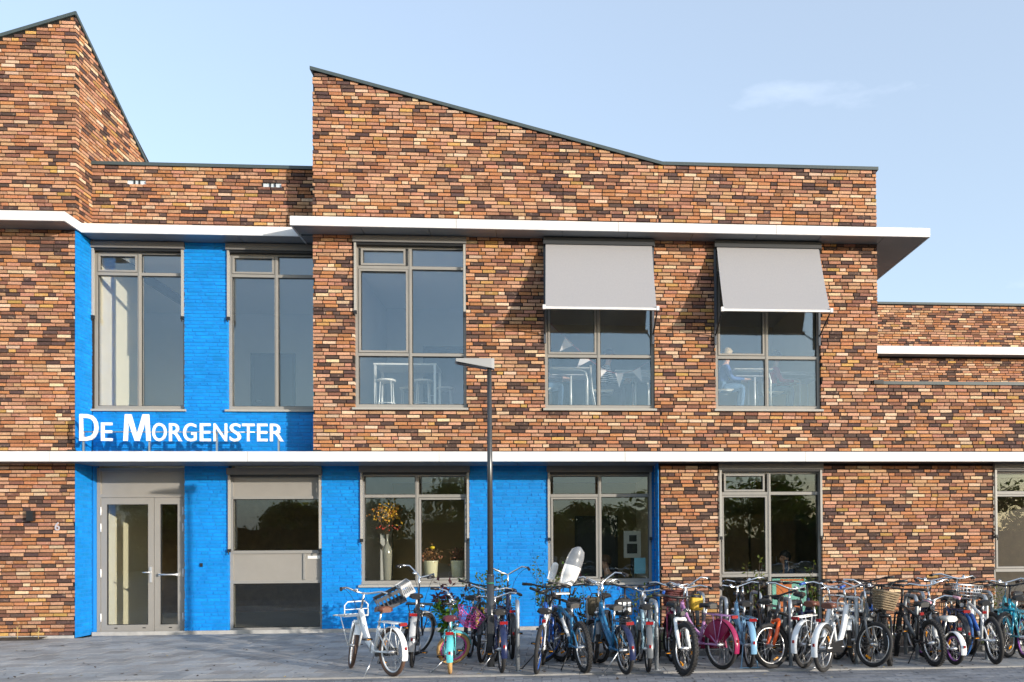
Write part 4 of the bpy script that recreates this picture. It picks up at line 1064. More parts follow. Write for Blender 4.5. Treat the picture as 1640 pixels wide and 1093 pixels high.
def bike(x, y, head, label, D=.55, L=.92, H=.92, S=.72, style='step', col='black', col2=None, fend=None, rim='silver', tyre='black', tw=.020, saddle='black', steer=0., lean=0.,
         rack=True, light=True, frack=None, stand='side', bars='city', grip='black', guard=None, knob=False, fork=None, basket=None, extra=None, suspension=False):
    e = empty('bicycle', (x, y, 0), R(head)); e.rotation_euler = (R(lean), 0, R(head))
    tag(e, label, 'bicycle', 'bicycles parked before the school')
    rad = D/2; P = PAINT[col]; P2 = PAINT[col2 or col]; PF = PAINT[fork or col]
    rh, fh = Vector((0, 0, rad)), Vector((L, 0, rad)); bb = Vector((L*.42, 0, rad-.02))
    ax = Vector((-.36, 0, .933)).normalized()
    h0 = fh+ax*(rad+.055)-Vector((.035, 0, 0)); h1 = h0+ax*max(.10, (H-.12-h0.z)*.55)
    if style == 'diamond': h1 = h0+ax*.11
    top = h0+ax*((H-.05-h0.z)/ax.z)
    sd = Vector((-.30, 0, .954)).normalized(); sclamp = bb+sd*((S-.17-bb.z)/sd.z if style == 'diamond' else (S-.22-bb.z)/sd.z); stop_ = bb+sd*((S-.05-bb.z)/sd.z)
    SM = Matrix.Translation(h0) @ Matrix.Rotation(R(steer), 4, ax) @ Matrix.Translation(-h0)
    tr = .0185 if D > .45 else .017
    tw = tw+.003
    # frame
    t = MB(); t.tube([bb, sclamp], tr, 8); t.tube([h0-ax*.01, h1+ax*.012], tr*1.25, 8)
    if style == 'diamond':
        t.tube([h0+ax*.02, bb], tr*1.25, 8); t.tube([h1-ax*.02, bb.lerp(sclamp, .93)], tr*1.1, 8)
    elif style == 'step':
        a = h0+ax*.03; m1 = a.lerp(bb, .5)+Vector((-.02, 0, -.05)); t.tube([a, a.lerp(m1, .5)+Vector((0, 0, -.02)), m1, bb], tr*1.2, 8)
        a2 = h1-ax*.01; b2 = bb.lerp(sclamp, .32); m2 = a2.lerp(b2, .55)+Vector((-.01, 0, -.07)); t.tube([a2, a2.lerp(m2, .5)+Vector((0, 0, -.03)), m2, b2], tr*1.15, 8)
    elif style == 'swan':
        a = h1; pts = []
        for k in range(9):
            f = k/8; q = a.lerp(bb, f); q.z -= .10*math.sin(math.pi*f); q.x += .0; pts.append(q)
        t.tube(pts, tr*1.7, 9)
        t.tube([h0+ax*.02, h0.lerp(bb, .5)+Vector((0, 0, -.075)), bb], tr, 8)
    for s in (-1, 1):
        o = Vector((0, s*.052, 0)); t.tube([rh+o, bb.lerp(rh, .25)+Vector((0, s*.035, 0)), bb+Vector((0, s*.02, 0))], tr*.6, 6); t.tube([rh+o, bb.lerp(sclamp, .9)+Vector((0, s*.02, 0))], tr*.5, 6)
    t.tube([bb+Vector((0, -.04, 0)), bb+Vector((0, .04, 0))], tr*1.4, 8)
    t.build('frame', P, e)
    if col2 and style != 'diamond':
        pass
    if col2 and style == 'diamond':
        t = MB(); t.tube([(h0+ax*.02).lerp(bb, .22), (h0+ax*.02).lerp(bb, .78)], tr*1.32, 8); t.build('frame_band', P2, e)
    # fork
    t = MB(); cr = fh+ax*(rad+.035)-Vector((.035, 0, 0)); bw = .052+tw*.3
    for s in (-1, 1):
        o = Vector((0, s*bw, 0)); r_ = tr*(1.05 if suspension else .72)
        t.tube([cr+o, fh.lerp(cr, .45)+o-Vector((.012, 0, 0)), fh+o], [r_, r_*(1.25 if suspension else 1), r_*.8], 8)
    t.tube([cr-Vector((0, bw, 0)), cr+Vector((0, bw, 0))], tr*1.2, 8); t.tube([cr, h0], tr, 8); t.xf(SM); t.build('fork', PF, e)
    # wheels
    def wheel(c, front):
        w = empty('wheel', (0, 0, 0), 0, e)
        mt = SM if front else Matrix.Identity(4)
        t = MB(); t.torus(c, rad-tw, tw, 'y', 36, 8)
        if knob:
            for k in range(44):
                a = 2*math.pi*k/44; m_ = Matrix.Translation(c) @ Matrix.Rotation(-a, 4, 'Y')
                for s in (-.55, .55): t.cbox((rad-.001, s*tw, 0), (.008, tw*.55, .016), m_)
        t.xf(mt); t.build('tyre', TYRE[tyre], w)
        t = MB(); t.torus(c, rad-tw*2-.006, .0105, 'y', 36, 6); t.xf(mt); t.build('rim', PAINT[rim] if rim != 'silver' else M_ALU, w)
        t = MB()
        for k in range(20):
            a = 2*math.pi*k/20; s = 1 if k % 2 else -1; a2 = a+.35*(1 if k % 4 < 2 else -1)
            t.tube([c+Vector((.018*math.cos(a2), s*.028, .018*math.sin(a2))), c+Vector(((rad-tw*2-.012)*math.cos(a), 0, (rad-tw*2-.012)*math.sin(a)))], .0015, 3, caps=False)
        t.xf(mt); t.build('spokes', M_SPOKE, w)
        t = MB(); t.tube([c+Vector((0, -.062, 0)), c+Vector((0, -.035, 0)), c+Vector((0, .035, 0)), c+Vector((0, .062, 0))], [.008, .022, .022, .008], 10); t.xf(mt); t.build('hub', M_ALU, w)
        a = R(250 if front else 30); t = MB(); m_ = Matrix.Translation(c) @ Matrix.Rotation(-a, 4, 'Y'); t.cbox((rad*.62, 0, 0), (.022, .012, .075), m_); t.xf(mt); t.build('reflector', M_AMB, w)
    wheel(rh, False); wheel(fh, True)
    # mudguards
    if fend:
        for front in (0, 1):
            c = fh if front else rh; n = 16; a0, a1 = (R(20), R(150)) if front else (R(25), R(195))
            t = MB(); rr = rad+.014; ww = tw+.012
            for k in range(n+1):
                a = a0+(a1-a0)*k/n
                for (dy, dr) in ((-ww, -.012), (-ww*.55, .0), (ww*.55, 0), (ww, -.012)): t.v.append((c.x+(rr+dr)*math.cos(a), dy, c.z+(rr+dr)*math.sin(a)))
            for k in range(n):
                for j in range(3): t.face((k*4+j, k*4+j+1, k*4+5+j, k*4+4+j), None, 0, True)
            if front: t.xf(SM)
            t.build('mudguard', PAINT[fend], e)
    # crank, pedals, chain guard
    ca = R(random.uniform(0, 360)); cl = .15 if D > .45 else .11
    for s in (-1, 1):
        t = MB(); d = Vector((math.cos(ca), 0, math.sin(ca)))*s; o = Vector((0, s*.062, 0)); t.tube([bb+o, bb+o+d*cl], .009, 6)
        t.build('crank', M_BLK if style == 'diamond' else M_ALU, e)
    for s in (-1, 1):
        d = Vector((math.cos(ca), 0, math.sin(ca)))*s; pc = bb+Vector((0, s*.115, 0))+d*cl
        t = MB(); t.cbox(pc, (.085, .085, .022)); pd = t.build('pedal', M_BLK, e)
        for q_ in (-1, 1):
            t = MB(); t.cbox(pc+Vector((.0435*q_, 0, 0)), (.003, .042, .009)); t.build('pedal_reflector', M_AMB, pd)
    t = MB()
    if style == 'diamond':
        t.torus(bb+Vector((0, -.045, 0)), .075, .005, 'y', 22, 5); t.torus(rh+Vector((0, -.042, 0)), .04, .012, 'y', 18, 5)
        t.tube([bb+Vector((0, -.045, .075)), rh+Vector((0, -.042, .04))], .003, 4); t.tube([bb+Vector((0, -.045, -.075)), rh+Vector((0, -.042, -.045))], .003, 4); t.build('drivetrain', M_BLK, e)
    else:
        q = [(rh.x-.05, rh.z-.035), (bb.x+.06, bb.z-.075), (bb.x+.095, bb.z), (bb.x+.06, bb.z+.075), (rh.x-.03, rh.z+.04)]
        t.prism(q, 'y', -.055, -.038); t.build('chain_guard', M_BLK if guard is None else PAINT[guard], e)
    if guard and guard != 'black':
        t = MB(); n = 10; inner = []
        for s in (-.045, .045):
            i = len(t.v); t.v.append((rh.x+.02, s, rh.z))
            for k in range(n+1): a = R(20)+R(115)*k/n; t.v.append((rh.x+rad*.98*math.cos(a), s, rh.z+rad*.98*math.sin(a)))
            for k in range(n): t.face((i, i+1+k, i+2+k))
        t.build('skirt_guard', PAINT[guard], e)
    # saddle
    t = MB(); t.tube([sclamp-sd*.02, stop_], .0125, 8); t.build('seat_post', M_ALU, e)
    t = MB(); rings = [(-.13, .055, .0), (-.115, .085, .012), (-.06, .088, .012), (.0, .06, .004), (.06, .032, .0), (.115, .024, -.004), (.13, .012, -.01)]
    for (dx, hw, dz) in rings:
        for (f, g) in ((-1, -.022), (-.82, .016), (-.35, .028), (.35, .028), (.82, .016), (1, -.022), (.6, -.03), (-.6, -.03)): t.v.append((stop_.x+dx, f*hw, stop_.z+.025+dz+g))
    for k in range(len(rings)-1):
        for j in range(8): t.face((k*8+j, k*8+(j+1) % 8, k*8+8+(j+1) % 8, k*8+8+j), None, 0, True)
    t.face(tuple(range(7, -1, -1))); t.face(tuple((len(rings)-1)*8+j for j in range(8))); t.build('saddle', LEATH[saddle], e)
    # handlebar
    t = MB(); t.tube([h1, top], .0125, 8)
    if bars == 'city': hp = [(-.17, -.275, .015), (-.08, -.27, .03), (-.0, -.20, .045), (.04, -.07, .01), (.04, 0, 0), (.04, .07, .01), (-.0, .20, .045), (-.08, .27, .03), (-.17, .275, .015)]
    elif bars == 'high': hp = [(-.16, -.26, .06), (-.07, -.265, .08), (.0, -.2, .10), (.03, -.06, .03), (.03, 0, 0), (.03, .06, .03), (.0, .2, .10), (-.07, .265, .08), (-.16, .26, .06)]
    else: hp = [(-.02, -.29, .02), (-.005, -.16, .018), (.045, -.06, .0), (.05, 0, 0), (.045, .06, .0), (-.005, .16, .018), (-.02, .29, .02)]
    k_ = .85 if D < .45 else 1.
    hp = [top+Vector((p[0], p[1]*k_, p[2])) for p in hp]
    t.tube([top, top+Vector((.04, 0, 0))], .015, 8); t.tube(hp, .0115, 8); t.xf(SM)
    hb_ = t.build('handlebar', M_CHROME if bars != 'flat' else M_BLK, e)
    gm = {'black': M_BLK, 'brown': LEATH['brown'], 'pink': PAINT['palepink'], 'blue': PAINT['blue']}[grip]
    for s in (0, -1):
        a, b = (hp[0], hp[1]) if s == 0 else (hp[-1], hp[-2])
        if bars == 'flat': b = a.lerp(b, .85)
        t = MB(); t.tube([a+(a-b)*.12, b], .0175, 8); t.xf(SM); t.build('grip', gm, hb_)
        t = MB(); c = b.lerp(a, .1)+Vector((.03, 0, -.005)); t.tube([b+Vector((.012, 0, 0)), c, a+Vector((.05, 0, -.015))], .0055, 5); t.xf(SM); t.build('brake_lever', M_BLK if bars == 'flat' else M_CHROME, hb_)
    t = MB()
    for s in (-1, 1):
        b = hp[1] if s < 0 else hp[-2]
        q0 = SM @ (b+Vector((.03, 0, 0))); q1 = SM @ (top+Vector((.13, s*.07, .02))); q2 = SM @ (h0+Vector((.05, s*.02, .02))); q3 = bb.lerp(h0, .5)+Vector((0, s*.02, .02))
        pts = []
        for k in range(9):
            f = k/8; pts.append(q0*(1-f)**3+q1*3*f*(1-f)**2+q2*3*f*f*(1-f)+q3*f**3)
        t.tube(pts, .0028, 4)
    t.build('brake_cable', M_BLK, e)
    if bars != 'flat':
        t = MB(); t.lathe([(.024, 0), (.026, .012), (.016, .026), (.004, .03)], top+Vector((.0, .09, .02)), 12); t.xf(SM); t.build('bell', M_CHROME, hb_)
    t = MB(); lc = h0+ax*.02+Vector((.075, 0, .03)); t.tube([lc-Vector((.04, 0, 0)), lc, lc+Vector((.012, 0, 0))], [.016, .03, .028], 10); t.xf(SM); t.build('headlamp', M_CHROME if bars != 'flat' else M_BLK, e)
    # rear rack and lamp
    rz = rh.z+rad+.055
    if rack:
        t = MB(); PR = PAINT[rack] if isinstance(rack, str) else (P if style != 'diamond' else M_BLK)
        xs_, xe = sclamp.x-.03, -rad*.72
        t.tube([(xs_, -.03, rz), (xs_-.06, -.058, rz), (xe, -.058, rz), (xe-.02, 0, rz), (xe, .058, rz), (xs_-.06, .058, rz), (xs_, .03, rz)], .0065, 6)
        for yy in (-.02, .02): t.tube([(xs_, yy, rz), (xe-.015, yy, rz)], .0045, 5)
        for s in (-1, 1): t.tube([(rh.x, s*.062, rh.z), (-.10, s*.06, rz)], .0055, 5); t.tube([(rh.x, s*.062, rh.z), (.07, s*.06, rz)], .0055, 5)
        t.build('rear_rack', PR, e)
    if light:
        lx, lz = (-rad*.72-.035, rz-.008) if rack else ((-rad*.55, rh.z+rad+.05) if fend else (stop_.x-.03, stop_.z-.09))
        t = MB(); t.cbox((lx, 0, lz), (.03, .085 if rack else .045, .034)); t.build('rear_lamp', M_REDL, e)
        if fend: 
            t = MB(); a = R(168); t.cbox((rh.x+(rad+.022)*math.cos(a), 0, rh.z+(rad+.022)*math.sin(a)), (.010, .024, .034)); t.build('rear_reflector', M_REDL, e)
    # stand
    t = MB()
    if stand == 'side': t.tube([bb+Vector((-.06, .04, -.03)), Vector((bb.x-.13, .20, .008))], .007, 6); t.tube([Vector((bb.x-.13, .20, .008)), Vector((bb.x-.165, .225, .008))], .009, 6)
    elif stand == 'rear': t.tube([rh+Vector((.02, .06, -.01)), Vector((.10, .23, .008))], .007, 6); t.tube([Vector((.10, .23, .008)), Vector((.07, .25, .008))], .009, 6)
    elif stand == 'double':
        for s in (-1, 1): t.tube([rh+Vector((0, s*.07, 0)), Vector((-.02, s*.095, .02)), Vector((-.05, s*.115, .006))], .008, 6)
        t.tube([(-.05, -.115, .008), (-.05, .115, .008)], .009, 6)
    if t.v: t.build('kickstand', P if stand == 'double' else (M_BLK if style == 'diamond' else M_ALU), e)
    # front carrier
    if frack:
        PR = PAINT[frack]; z0 = fh.z+rad+.085; x0, x1 = h0.x+.06, h0.x+.34
        t = MB(); w = .15
        t.tube([(x0, -w, z0), (x1, -w, z0), (x1, w, z0), (x0, w, z0)], .008, 6, closed=True)
        for k in range(1, 5): yy = -w+2*w*k/5; t.tube([(x0, yy, z0), (x1, yy, z0)], .0055, 5)
        for s in (-1, 1): t.tube([fh+Vector((0, s*.062, 0)), (x0+.16, s*w*.8, z0)], .006, 6)
        hx = x0+.0; t.tube([(hx, -w, z0), (hx, -w, z0+.13), (hx, -w+.04, z0+.17), (hx, w-.04, z0+.17), (hx, w, z0+.13), (hx, w, z0)], .008, 6); t.tube([(hx, -w, z0+.08), (hx, w, z0+.08)], .006, 6)
        t.build('front_rack', PR, e)
    if basket:
        z0 = top.z-.235 if basket != 'pinkbasket' else top.z-.26; x0 = h0.x+.07
        if basket == 'wicker' or basket == 'darkwicker':
            t = MB(); rows = 8; n = 28
            for k in range(rows):
                f = k/(rows-1); pts = []
                for j in range(n):
                    a = 2*math.pi*j/n; q = abs(math.cos(a))**.6*(1 if math.cos(a) > 0 else -1); q2 = abs(math.sin(a))**.6*(1 if math.sin(a) > 0 else -1)
                    pts.append((x0+.13+q*(.085+.025*f)+.005*(-1)**(j+k), q2*(.11+.035*f)+.005*(-1)**(j+k), z0+.19*f))
                t.tube(pts, .011 if k < rows-1 else .016, 5, closed=True)
            for j in range(n):
                a = 2*math.pi*j/n; q = abs(math.cos(a))**.6*(1 if math.cos(a) > 0 else -1); q2 = abs(math.sin(a))**.6*(1 if math.sin(a) > 0 else -1)
                t.tube([(x0+.13+q*.085, q2*.11, z0), (x0+.13+q*.11, q2*.145, z0+.19)], .006, 4)
            t.box((x0+.05, -.10, z0-.008), (x0+.21, .10, z0+.004)); t.xf(SM); t.build('basket', M_WICK if basket == 'wicker' else mat('dark red wicker', (.10, .02, .018), .6), e)
        elif basket == 'wire' or basket == 'pinkbasket':
            t = MB(); w0, w1 = .11, .15
            for k in range(5):
                f = k/4; a, b = w0+(w1-w0)*f, .09+.03*f; zz = z0+.17*f; t.tube([(x0+.12-b, -a, zz), (x0+.12+b, -a, zz), (x0+.12+b, a, zz), (x0+.12-b, a, zz)], .004 if k < 4 else .008, 5, closed=True)
            for k in range(7):
                f = -1+2*k/6; t.tube([(x0+.21, f*w0, z0), (x0+.24, f*w1, z0+.17)], .004, 4); t.tube([(x0+.03, f*w0, z0), (x0+.0, f*w1, z0+.17)], .004, 4); t.tube([(x0+.03, f*w0, z0), (x0+.21, f*w0, z0)], .004, 4)
            for k in range(5):
                f = -1+2*k/4
                for s in (-1, 1): t.tube([(x0+.12+f*.09, s*w0, z0), (x0+.12+f*.12, s*w1, z0+.17)], .004, 4)
            t.xf(SM); t.build('basket', PAINT['pink'] if basket == 'pinkbasket' else M_ALU, e)
    if extra: extra(e, dict(top=top, h0=h0, SM=SM, stop=stop_, rz=rz, rad=rad, L=L, fh=fh, rh=rh, bb=bb))
    return e

def crate_on(e, q):      # black front frame carrying a crate: the crate is a thing of its own
    z0 = q['top'].z-.36; x0 = q['h0'].x+.05
    t = MB(); t.box((x0, -.17, z0-.012), (x0+.34, .17, z0)); 
    for s in (-1, 1): t.tube([q['fh']+Vector((0, s*.062, 0)), (x0+.2, s*.15, z0)], .007, 6)
    t.build('front_rack', M_BLK, e)
def crate(loc, rz, label, lean=0, pale=False):
    c = empty('plastic_crate', loc); c.rotation_euler = (R(lean), 0, R(rz)); tag(c, label, 'crate')
    L, W, Hh = .36, .28, .22; t = MB(); t.box((-L/2, -W/2, 0), (L/2, W/2, .012)); MW = mat('pale crate plastic', (.46, .47, .48), .5); t.build('crate_base', MW if pale else M_CRATE, c)
    for (ax_, sg) in (('x', -1), ('x', 1), ('y', -1), ('y', 1)):
        t = MB(); n = 7
        ln, off = (W, L/2) if ax_ == 'x' else (L, W/2)
        def bx(u0, u1, z0, z1, th=.010):
            if ax_ == 'x': t.box((sg*off-th/2, u0, z0), (sg*off+th/2, u1, z1))
            else: t.box((u0, sg*off-th/2, z0), (u1, sg*off+th/2, z1))
        bx(-ln/2, ln/2, .012, .06); bx(-ln/2, ln/2, Hh-.05, Hh, .016)
        for k in range(n): u = -ln/2+ln*(k+.5)/n; bx(u-.009, u+.009, .06, Hh-.05)
        t.build('crate_side', MW if ((sg > 0 and ax_ == 'x') or pale) else M_CRATE, c)
    return c
def childseat(e, q):
    pass
def seat_on(e_, fx, fz):
    cs = empty('child_seat', (e_.location.x, e_.location.y, 0), e_.rotation_euler.z); tag(cs, 'white child bicycle seat with raised clear windscreen', 'child seat')
    MWH = mat('white seat shell', (.74, .74, .72), .35, coat=.2)
    def shell(nm, rows, th, mtl, n=10):
        t = MB()
        for side in (0, 1):
            for (x, z, w, bulge) in rows:
                for j in range(n+1):
                    f = -1+2*j/n; t.v.append((x+bulge*(1-f*f)-(th if side else 0), f*w, z-.02*f*f))
        m_ = len(rows); k0 = m_*(n+1)
        for i in range(m_-1):
            for j in range(n):
                a = i*(n+1)+j; t.face((a, a+1, a+n+2, a+n+1), None, 0, True); t.face((k0+a+1, k0+a, k0+a+n+1, k0+a+n+2), None, 0, True)
            for j in (0, n):
                a = i*(n+1)+j; t.face((a, a+n+1, k0+a+n+1, k0+a))
        for i in (0, m_-1):
            for j in range(n): a = i*(n+1)+j; t.face((a, a+1, k0+a+1, k0+a))
        t.xf(Matrix.Translation((0, 0, fz)) @ Matrix.Rotation(R(17), 4, 'X') @ Matrix.Rotation(R(-12), 4, 'Y') @ Matrix.Translation((0, 0, -fz)))
        return t.build(nm, mtl, cs)
    sbk = shell('seat_back', [(fx+.0, fz-.03, .05, -.02), (fx-.0, fz+.08, .055, -.02), (fx-.0, fz+.16, .05, -.02), (fx-.0, fz+.20, .04, -.02)], .012, MWH); sbk.location = (0, .19, .04)
    shell('front_shield', [(fx-.14, fz-.02, .09, -.06), (fx-.17, fz+.10, .12, -.08), (fx-.18, fz+.25, .125, -.08)], .014, MWH)
    cs_w = shell('windscreen', [(fx-.182, fz+.252, .124, -.08), (fx-.19, fz+.38, .12, -.07), (fx-.19, fz+.47, .095, -.05), (fx-.185, fz+.505, .045, -.02)], .006, mat('scratched clear windscreen', (.20, .215, .235), .3, noise_amt=.3, nscale=9))
    t = MB(); t.box((fx-.10, -.10, fz-.045), (fx+.12, .10, fz-.025)); t.build('seat_pan', MWH, cs)
    for s in (-1, 1):
        t = MB(); t.tube([(fx+.02, s*.10, fz-.03), (fx-.08, s*.15, fz-.06), (fx-.12, s*.18, fz+.04)], .014, 6); t.build('foot_rest', M_BLK, cs)
    t = MB(); t.tube([(fx+.04, 0, fz-.045), (fx+.06, 0, fz-.16)], .016, 8); t.build('mount', M_BLK, cs)
    return cs

bike(5.92, -4.65, 131, 'white childs transport bicycle with brown saddle and front rack', D=.545, L=.90, H=.95, S=.76, style='swan', col='white', fend='white', rim='white', tyre='brown', saddle='brown', grip='black', frack='white', rack='white', bars='city', steer=-24, stand='side')
b2 = bike(6.02, -3.95, 96, 'black bicycle with silver mudguards carrying two plastic crates', D=.60, L=1.0, H=1.10, S=.86, style='step', col='black', fend='silver', saddle='black', bars='high', steer=-38, lean=3, extra=crate_on)
bike(6.54, -4.52, 96, 'small turquoise childs bicycle with tan tyres and pink rims', D=.43, L=.72, H=.86, S=.64, style='step', col='turq', fend='turq', rim='pink', tyre='tan', tw=.021, saddle='plum', bars='city', grip='black', steer=-70, basket='pinkbasket', rack='turq')
bike(6.62, -3.13, 85, 'black bicycle with yellow frame tubes beside the lamp post', D=.56, L=.95, H=.95, S=.78, style='diamond', col='black', col2='yellow', fork='yellow', bars='flat', steer=-22, rack=False, light=False, tw=.024)
bike(7.12, -4.51, 100, 'dark navy bicycle with red lamp right behind lamp post', D=.54, L=.92, H=.86, S=.70, style='step', col='navy', fend='navy', saddle='black', bars='city', steer=12)
bike(7.18, -3.37, 97, 'tall navy bicycle with high silver handlebars and wide saddle', D=.58, L=.98, H=1.10, S=.88, style='step', col='navy', fend='black', saddle='navy', bars='high', steer=8)
bike(7.52, -4.66, 84, 'white childs bicycle with blue fork and wide black saddle', D=.56, L=.90, H=.88, S=.72, style='diamond', col='white', col2='blue', fork='blue', bars='flat', steer=-30, rack=False, tyre='black', tw=.021, rim='blue', lean=6)
b8 = bike(8.06, -4.62, 106, 'black and blue mountain bicycle with the child seat in front', D=.585, L=.98, H=.98, S=.78, style='diamond', col='midblue', col2='white', fork='black', bars='flat', steer=18, rack=False, light=False, tw=.026, knob=True, lean=-5)
bike(8.51, -4.80, 105, 'dark blue city bicycle with wide red lamp and bags', D=.545, L=.96, H=1.04, S=.76, style='step', col='midblue', fend='navy', saddle='black', bars='high', steer=14, stand='rear', rack='black', lean=-3)
bike(8.78, -4.65, 89, 'pale blue and white bicycle with blue handlebar grips', D=.53, L=.92, H=.93, S=.75, style='step', col='pale', fend='grey', saddle='black', bars='city', grip='blue', steer=-14, rack='pale')
bike(9.20, -3.98, 268, 'white and red mountain bicycle with knobbly tyres facing the road', D=.60, L=.96, H=.90, S=.76, style='diamond', col='black', col2='red', fork='white', bars='flat', steer=20, rack=False, light=False, tw=.030, knob=True, suspension=True, lean=4)
bike(9.64, -4.54, 118, 'lilac step through bicycle with maroon skirt guard', D=.575, L=.94, H=.96, S=.75, style='step', col='lilac', fend='maroon', guard='maroon', saddle='black', bars='city', steer=-12, rack='lilac', basket='darkwicker')
bike(9.99, -4.45, 89, 'light blue step through bicycle on a double stand', D=.53, L=.92, H=.96, S=.76, style='step', col='sky', fend='sky', saddle='black', bars='city', steer=14, stand='double', rack='sky')
bike(10.80, -3.80, 232, 'black bicycle with bright orange fork and full front wheel', D=.53, L=.92, H=.88, S=.74, style='diamond', col='black', fork='orange', bars='flat', steer=-28, rack=False, light=False, tw=.024, suspension=True)
bike(10.74, -4.88, 50, 'white bicycle with brown saddle, nearer of the white pair', D=.545, L=.92, H=.95, S=.76, style='swan', col='white', fend='white', saddle='brown', bars='city', grip='black', frack='white', steer=14, tw=.022, rack=False)
bike(10.62, -4.56, 47, 'white bicycle with brown saddle, farther of the white pair', D=.55, L=.92, H=.97, S=.76, style='swan', col='white', fend='white', saddle='brown', bars='city', grip='blue', frack='white', steer=-6, tw=.022, rack='white')
bike(11.46, -3.66, 268, 'dark bicycle with round wicker basket facing the road', D=.53, L=.90, H=.98, S=.78, style='step', col='grey', fend=None, saddle='black', bars='city', grip='brown', steer=32, basket='wicker', tw=.020, rack=True)
bike(12.15, -2.62, 250, 'blue mountain bicycle behind the hoops with wide black handlebar', D=.56, L=.92, H=1.0, S=.80, style='diamond', col='blue', bars='flat', steer=-16, rack=False, light=False, tw=.025)
bike(12.16, -4.58, 93, 'black mountain bicycle with red lamp beside the pink bicycle', D=.55, L=.92, H=.92, S=.74, style='diamond', col='black', col2='grey', bars='flat', steer=-26, rack=False, light=True, tw=.025, knob=True, lean=-4)
bike(12.44, -4.50, 96, 'small white childs bicycle with purple rims and pink grips', D=.385, L=.66, H=.78, S=.56, style='swan', col='white', fend='white', rim='purple', saddle='white', grip='pink', bars='city', steer=14, tw=.020, rack=False, fork='palepink')
bike(12.94, -4.50, 82, 'blue and white mountain bicycle leaning on its side stand', D=.56, L=.92, H=.90, S=.74, style='diamond', col='white', col2='blue', fork='white', bars='flat', steer=12, rack=False, light=True, tw=.024, lean=-4)
bike(13.10, -2.96, 255, 'dark bicycle with silver handlebar and wire basket', D=.57, L=.92, H=1.03, S=.80, style='step', col='black', tyre='blue', bars='city', basket='wire', steer=12, fend=None)
bike(13.98, -3.20, 232, 'teal mountain bicycle with full wheels near the right edge', D=.575, L=.94, H=.94, S=.78, style='diamond', col='teal', fork='teal', bars='flat', steer=-14, rack=False, light=False, tw=.025)
bike(13.55, -4.05, 78, 'cyan bicycle with purple rims cut by the picture edge', D=.53, L=.92, H=.96, S=.76, style='step', col='cyan', rim='purple', bars='city', steer=10, fend='cyan')
bike(9.30, -2.90, 262, 'maroon bicycle in the rear row before the brick pier', D=.56, L=.92, H=.96, S=.78, style='step', col='maroon', bars='city', steer=12, fend='black')
bike(10.25, -2.75, 262, 'black bicycle in the rear row before the poster window', D=.57, L=.94, H=1.0, S=.80, style='step', col='black', bars='city', steer=-14, fend='black')
bike(8.42, -2.95, 258, 'dark grey bicycle in rear row below the blue wall window', D=.57, L=.94, H=.98, S=.80, style='step', col='grey', bars='high', steer=14, fend='grey')
bike(11.05, -2.80, 265, 'navy bicycle in the rear row behind the white pair', D=.56, L=.92, H=.98, S=.78, style='step', col='navy', bars='flat', steer=-10, fend='black')
bike(7.72, -3.05, 262, 'blue bicycle in the rear row behind the child seat', D=.57, L=.94, H=.98, S=.80, style='step', col='blue', bars='flat', steer=12, fend='black')
cs_ = seat_on(b8, .80, .90); cs_.scale = (.90, .85, .90); cs_.location.z = .085; cs_.location.x -= .06
EXTRA = [(6.92, -2.75, 264, 'black bicycle deep behind the lamp post before the shrubs', dict(col='black', bars='city', fend='black')),
 (7.95, -3.55, 95, 'dark grey mountain bicycle tucked behind the child seat bicycle', dict(style='diamond', col='grey', bars='flat', rack=False, light=False, tw=.024)),
 (8.62, -3.35, 266, 'black bicycle facing the road behind the pale blue bicycle', dict(col='black', bars='flat', fend='black', steer=18)),
 (9.02, -3.55, 92, 'dark blue mountain bicycle between hoop and knobbly tyre bicycle', dict(style='diamond', col='navy', bars='flat', rack=False, light=False, tw=.024)),
 (9.55, -3.15, 258, 'black bicycle behind the lilac bicycle saddle', dict(col='black', bars='high', fend='black', steer=-16)),
 (10.28, -4.15, 84, 'black bicycle squeezed between light blue and orange fork bicycles', dict(style='diamond', col='black', bars='flat', rack=False, light=False, tw=.023)),
 (10.62, -3.05, 270, 'dark grey bicycle facing the road behind the orange fork', dict(col='grey', bars='city', fend='black', steer=14)),
 (11.52, -4.2, 62, 'black bicycle beside the nearer white bicycle pedal', dict(style='diamond', col='black', bars='flat', rack=False, light=False, tw=.023)),
 (11.78, -3.55, 262, 'black mountain bicycle between basket bicycle and blue mountain bicycle', dict(style='diamond', col='black', bars='flat', rack=False, light=False, tw=.026, knob=True, steer=-18)),
 (11.62, -2.7, 268, 'dark bicycle in the rear row behind the wicker basket', dict(col='navy', bars='city', fend='black', steer=10)),
 (12.52, -3.2, 265, 'black bicycle behind the pink grips', dict(col='black', bars='city', fend='black', steer=-12)),
 (12.72, -4.0, 92, 'dark blue bicycle between small white and blue white bicycles', dict(col='navy', bars='city', fend='black')),
 (13.35, -3.75, 88, 'black mountain bicycle between blue white and teal bicycles', dict(style='diamond', col='black', bars='flat', rack=False, light=False, tw=.025)),
 (14.35, -2.75, 262, 'black bicycle in the rear row at the right edge', dict(col='black', bars='city', fend='black'))]
for i_, (x_, y_, h_, lb_, kw_) in enumerate(EXTRA): bike(x_, y_, h_, lb_, D=.56, L=.93, H=.93+.03*(i_ % 3), S=.76, lean=(-4, 3, 0)[i_ % 3], **kw_)
def on_bike(b, x, y, z): return b.matrix_basis @ Vector((x, y, z))
bpy.context.view_layer.update()
c1 = crate((5.70, -3.40, .70), 10, 'dark grey crate tilted on the black bicycle front rack')
c1.rotation_euler = (R(8), R(-26), R(14)); c1.scale = (.95, .9, .85)
c2 = crate((5.87, -3.30, .84), 10, 'small pale crate tilted behind the dark crate on black bicycle', pale=True)
c2.rotation_euler = (R(10), R(-30), R(22)); c2.scale = (.45, .62, .75)
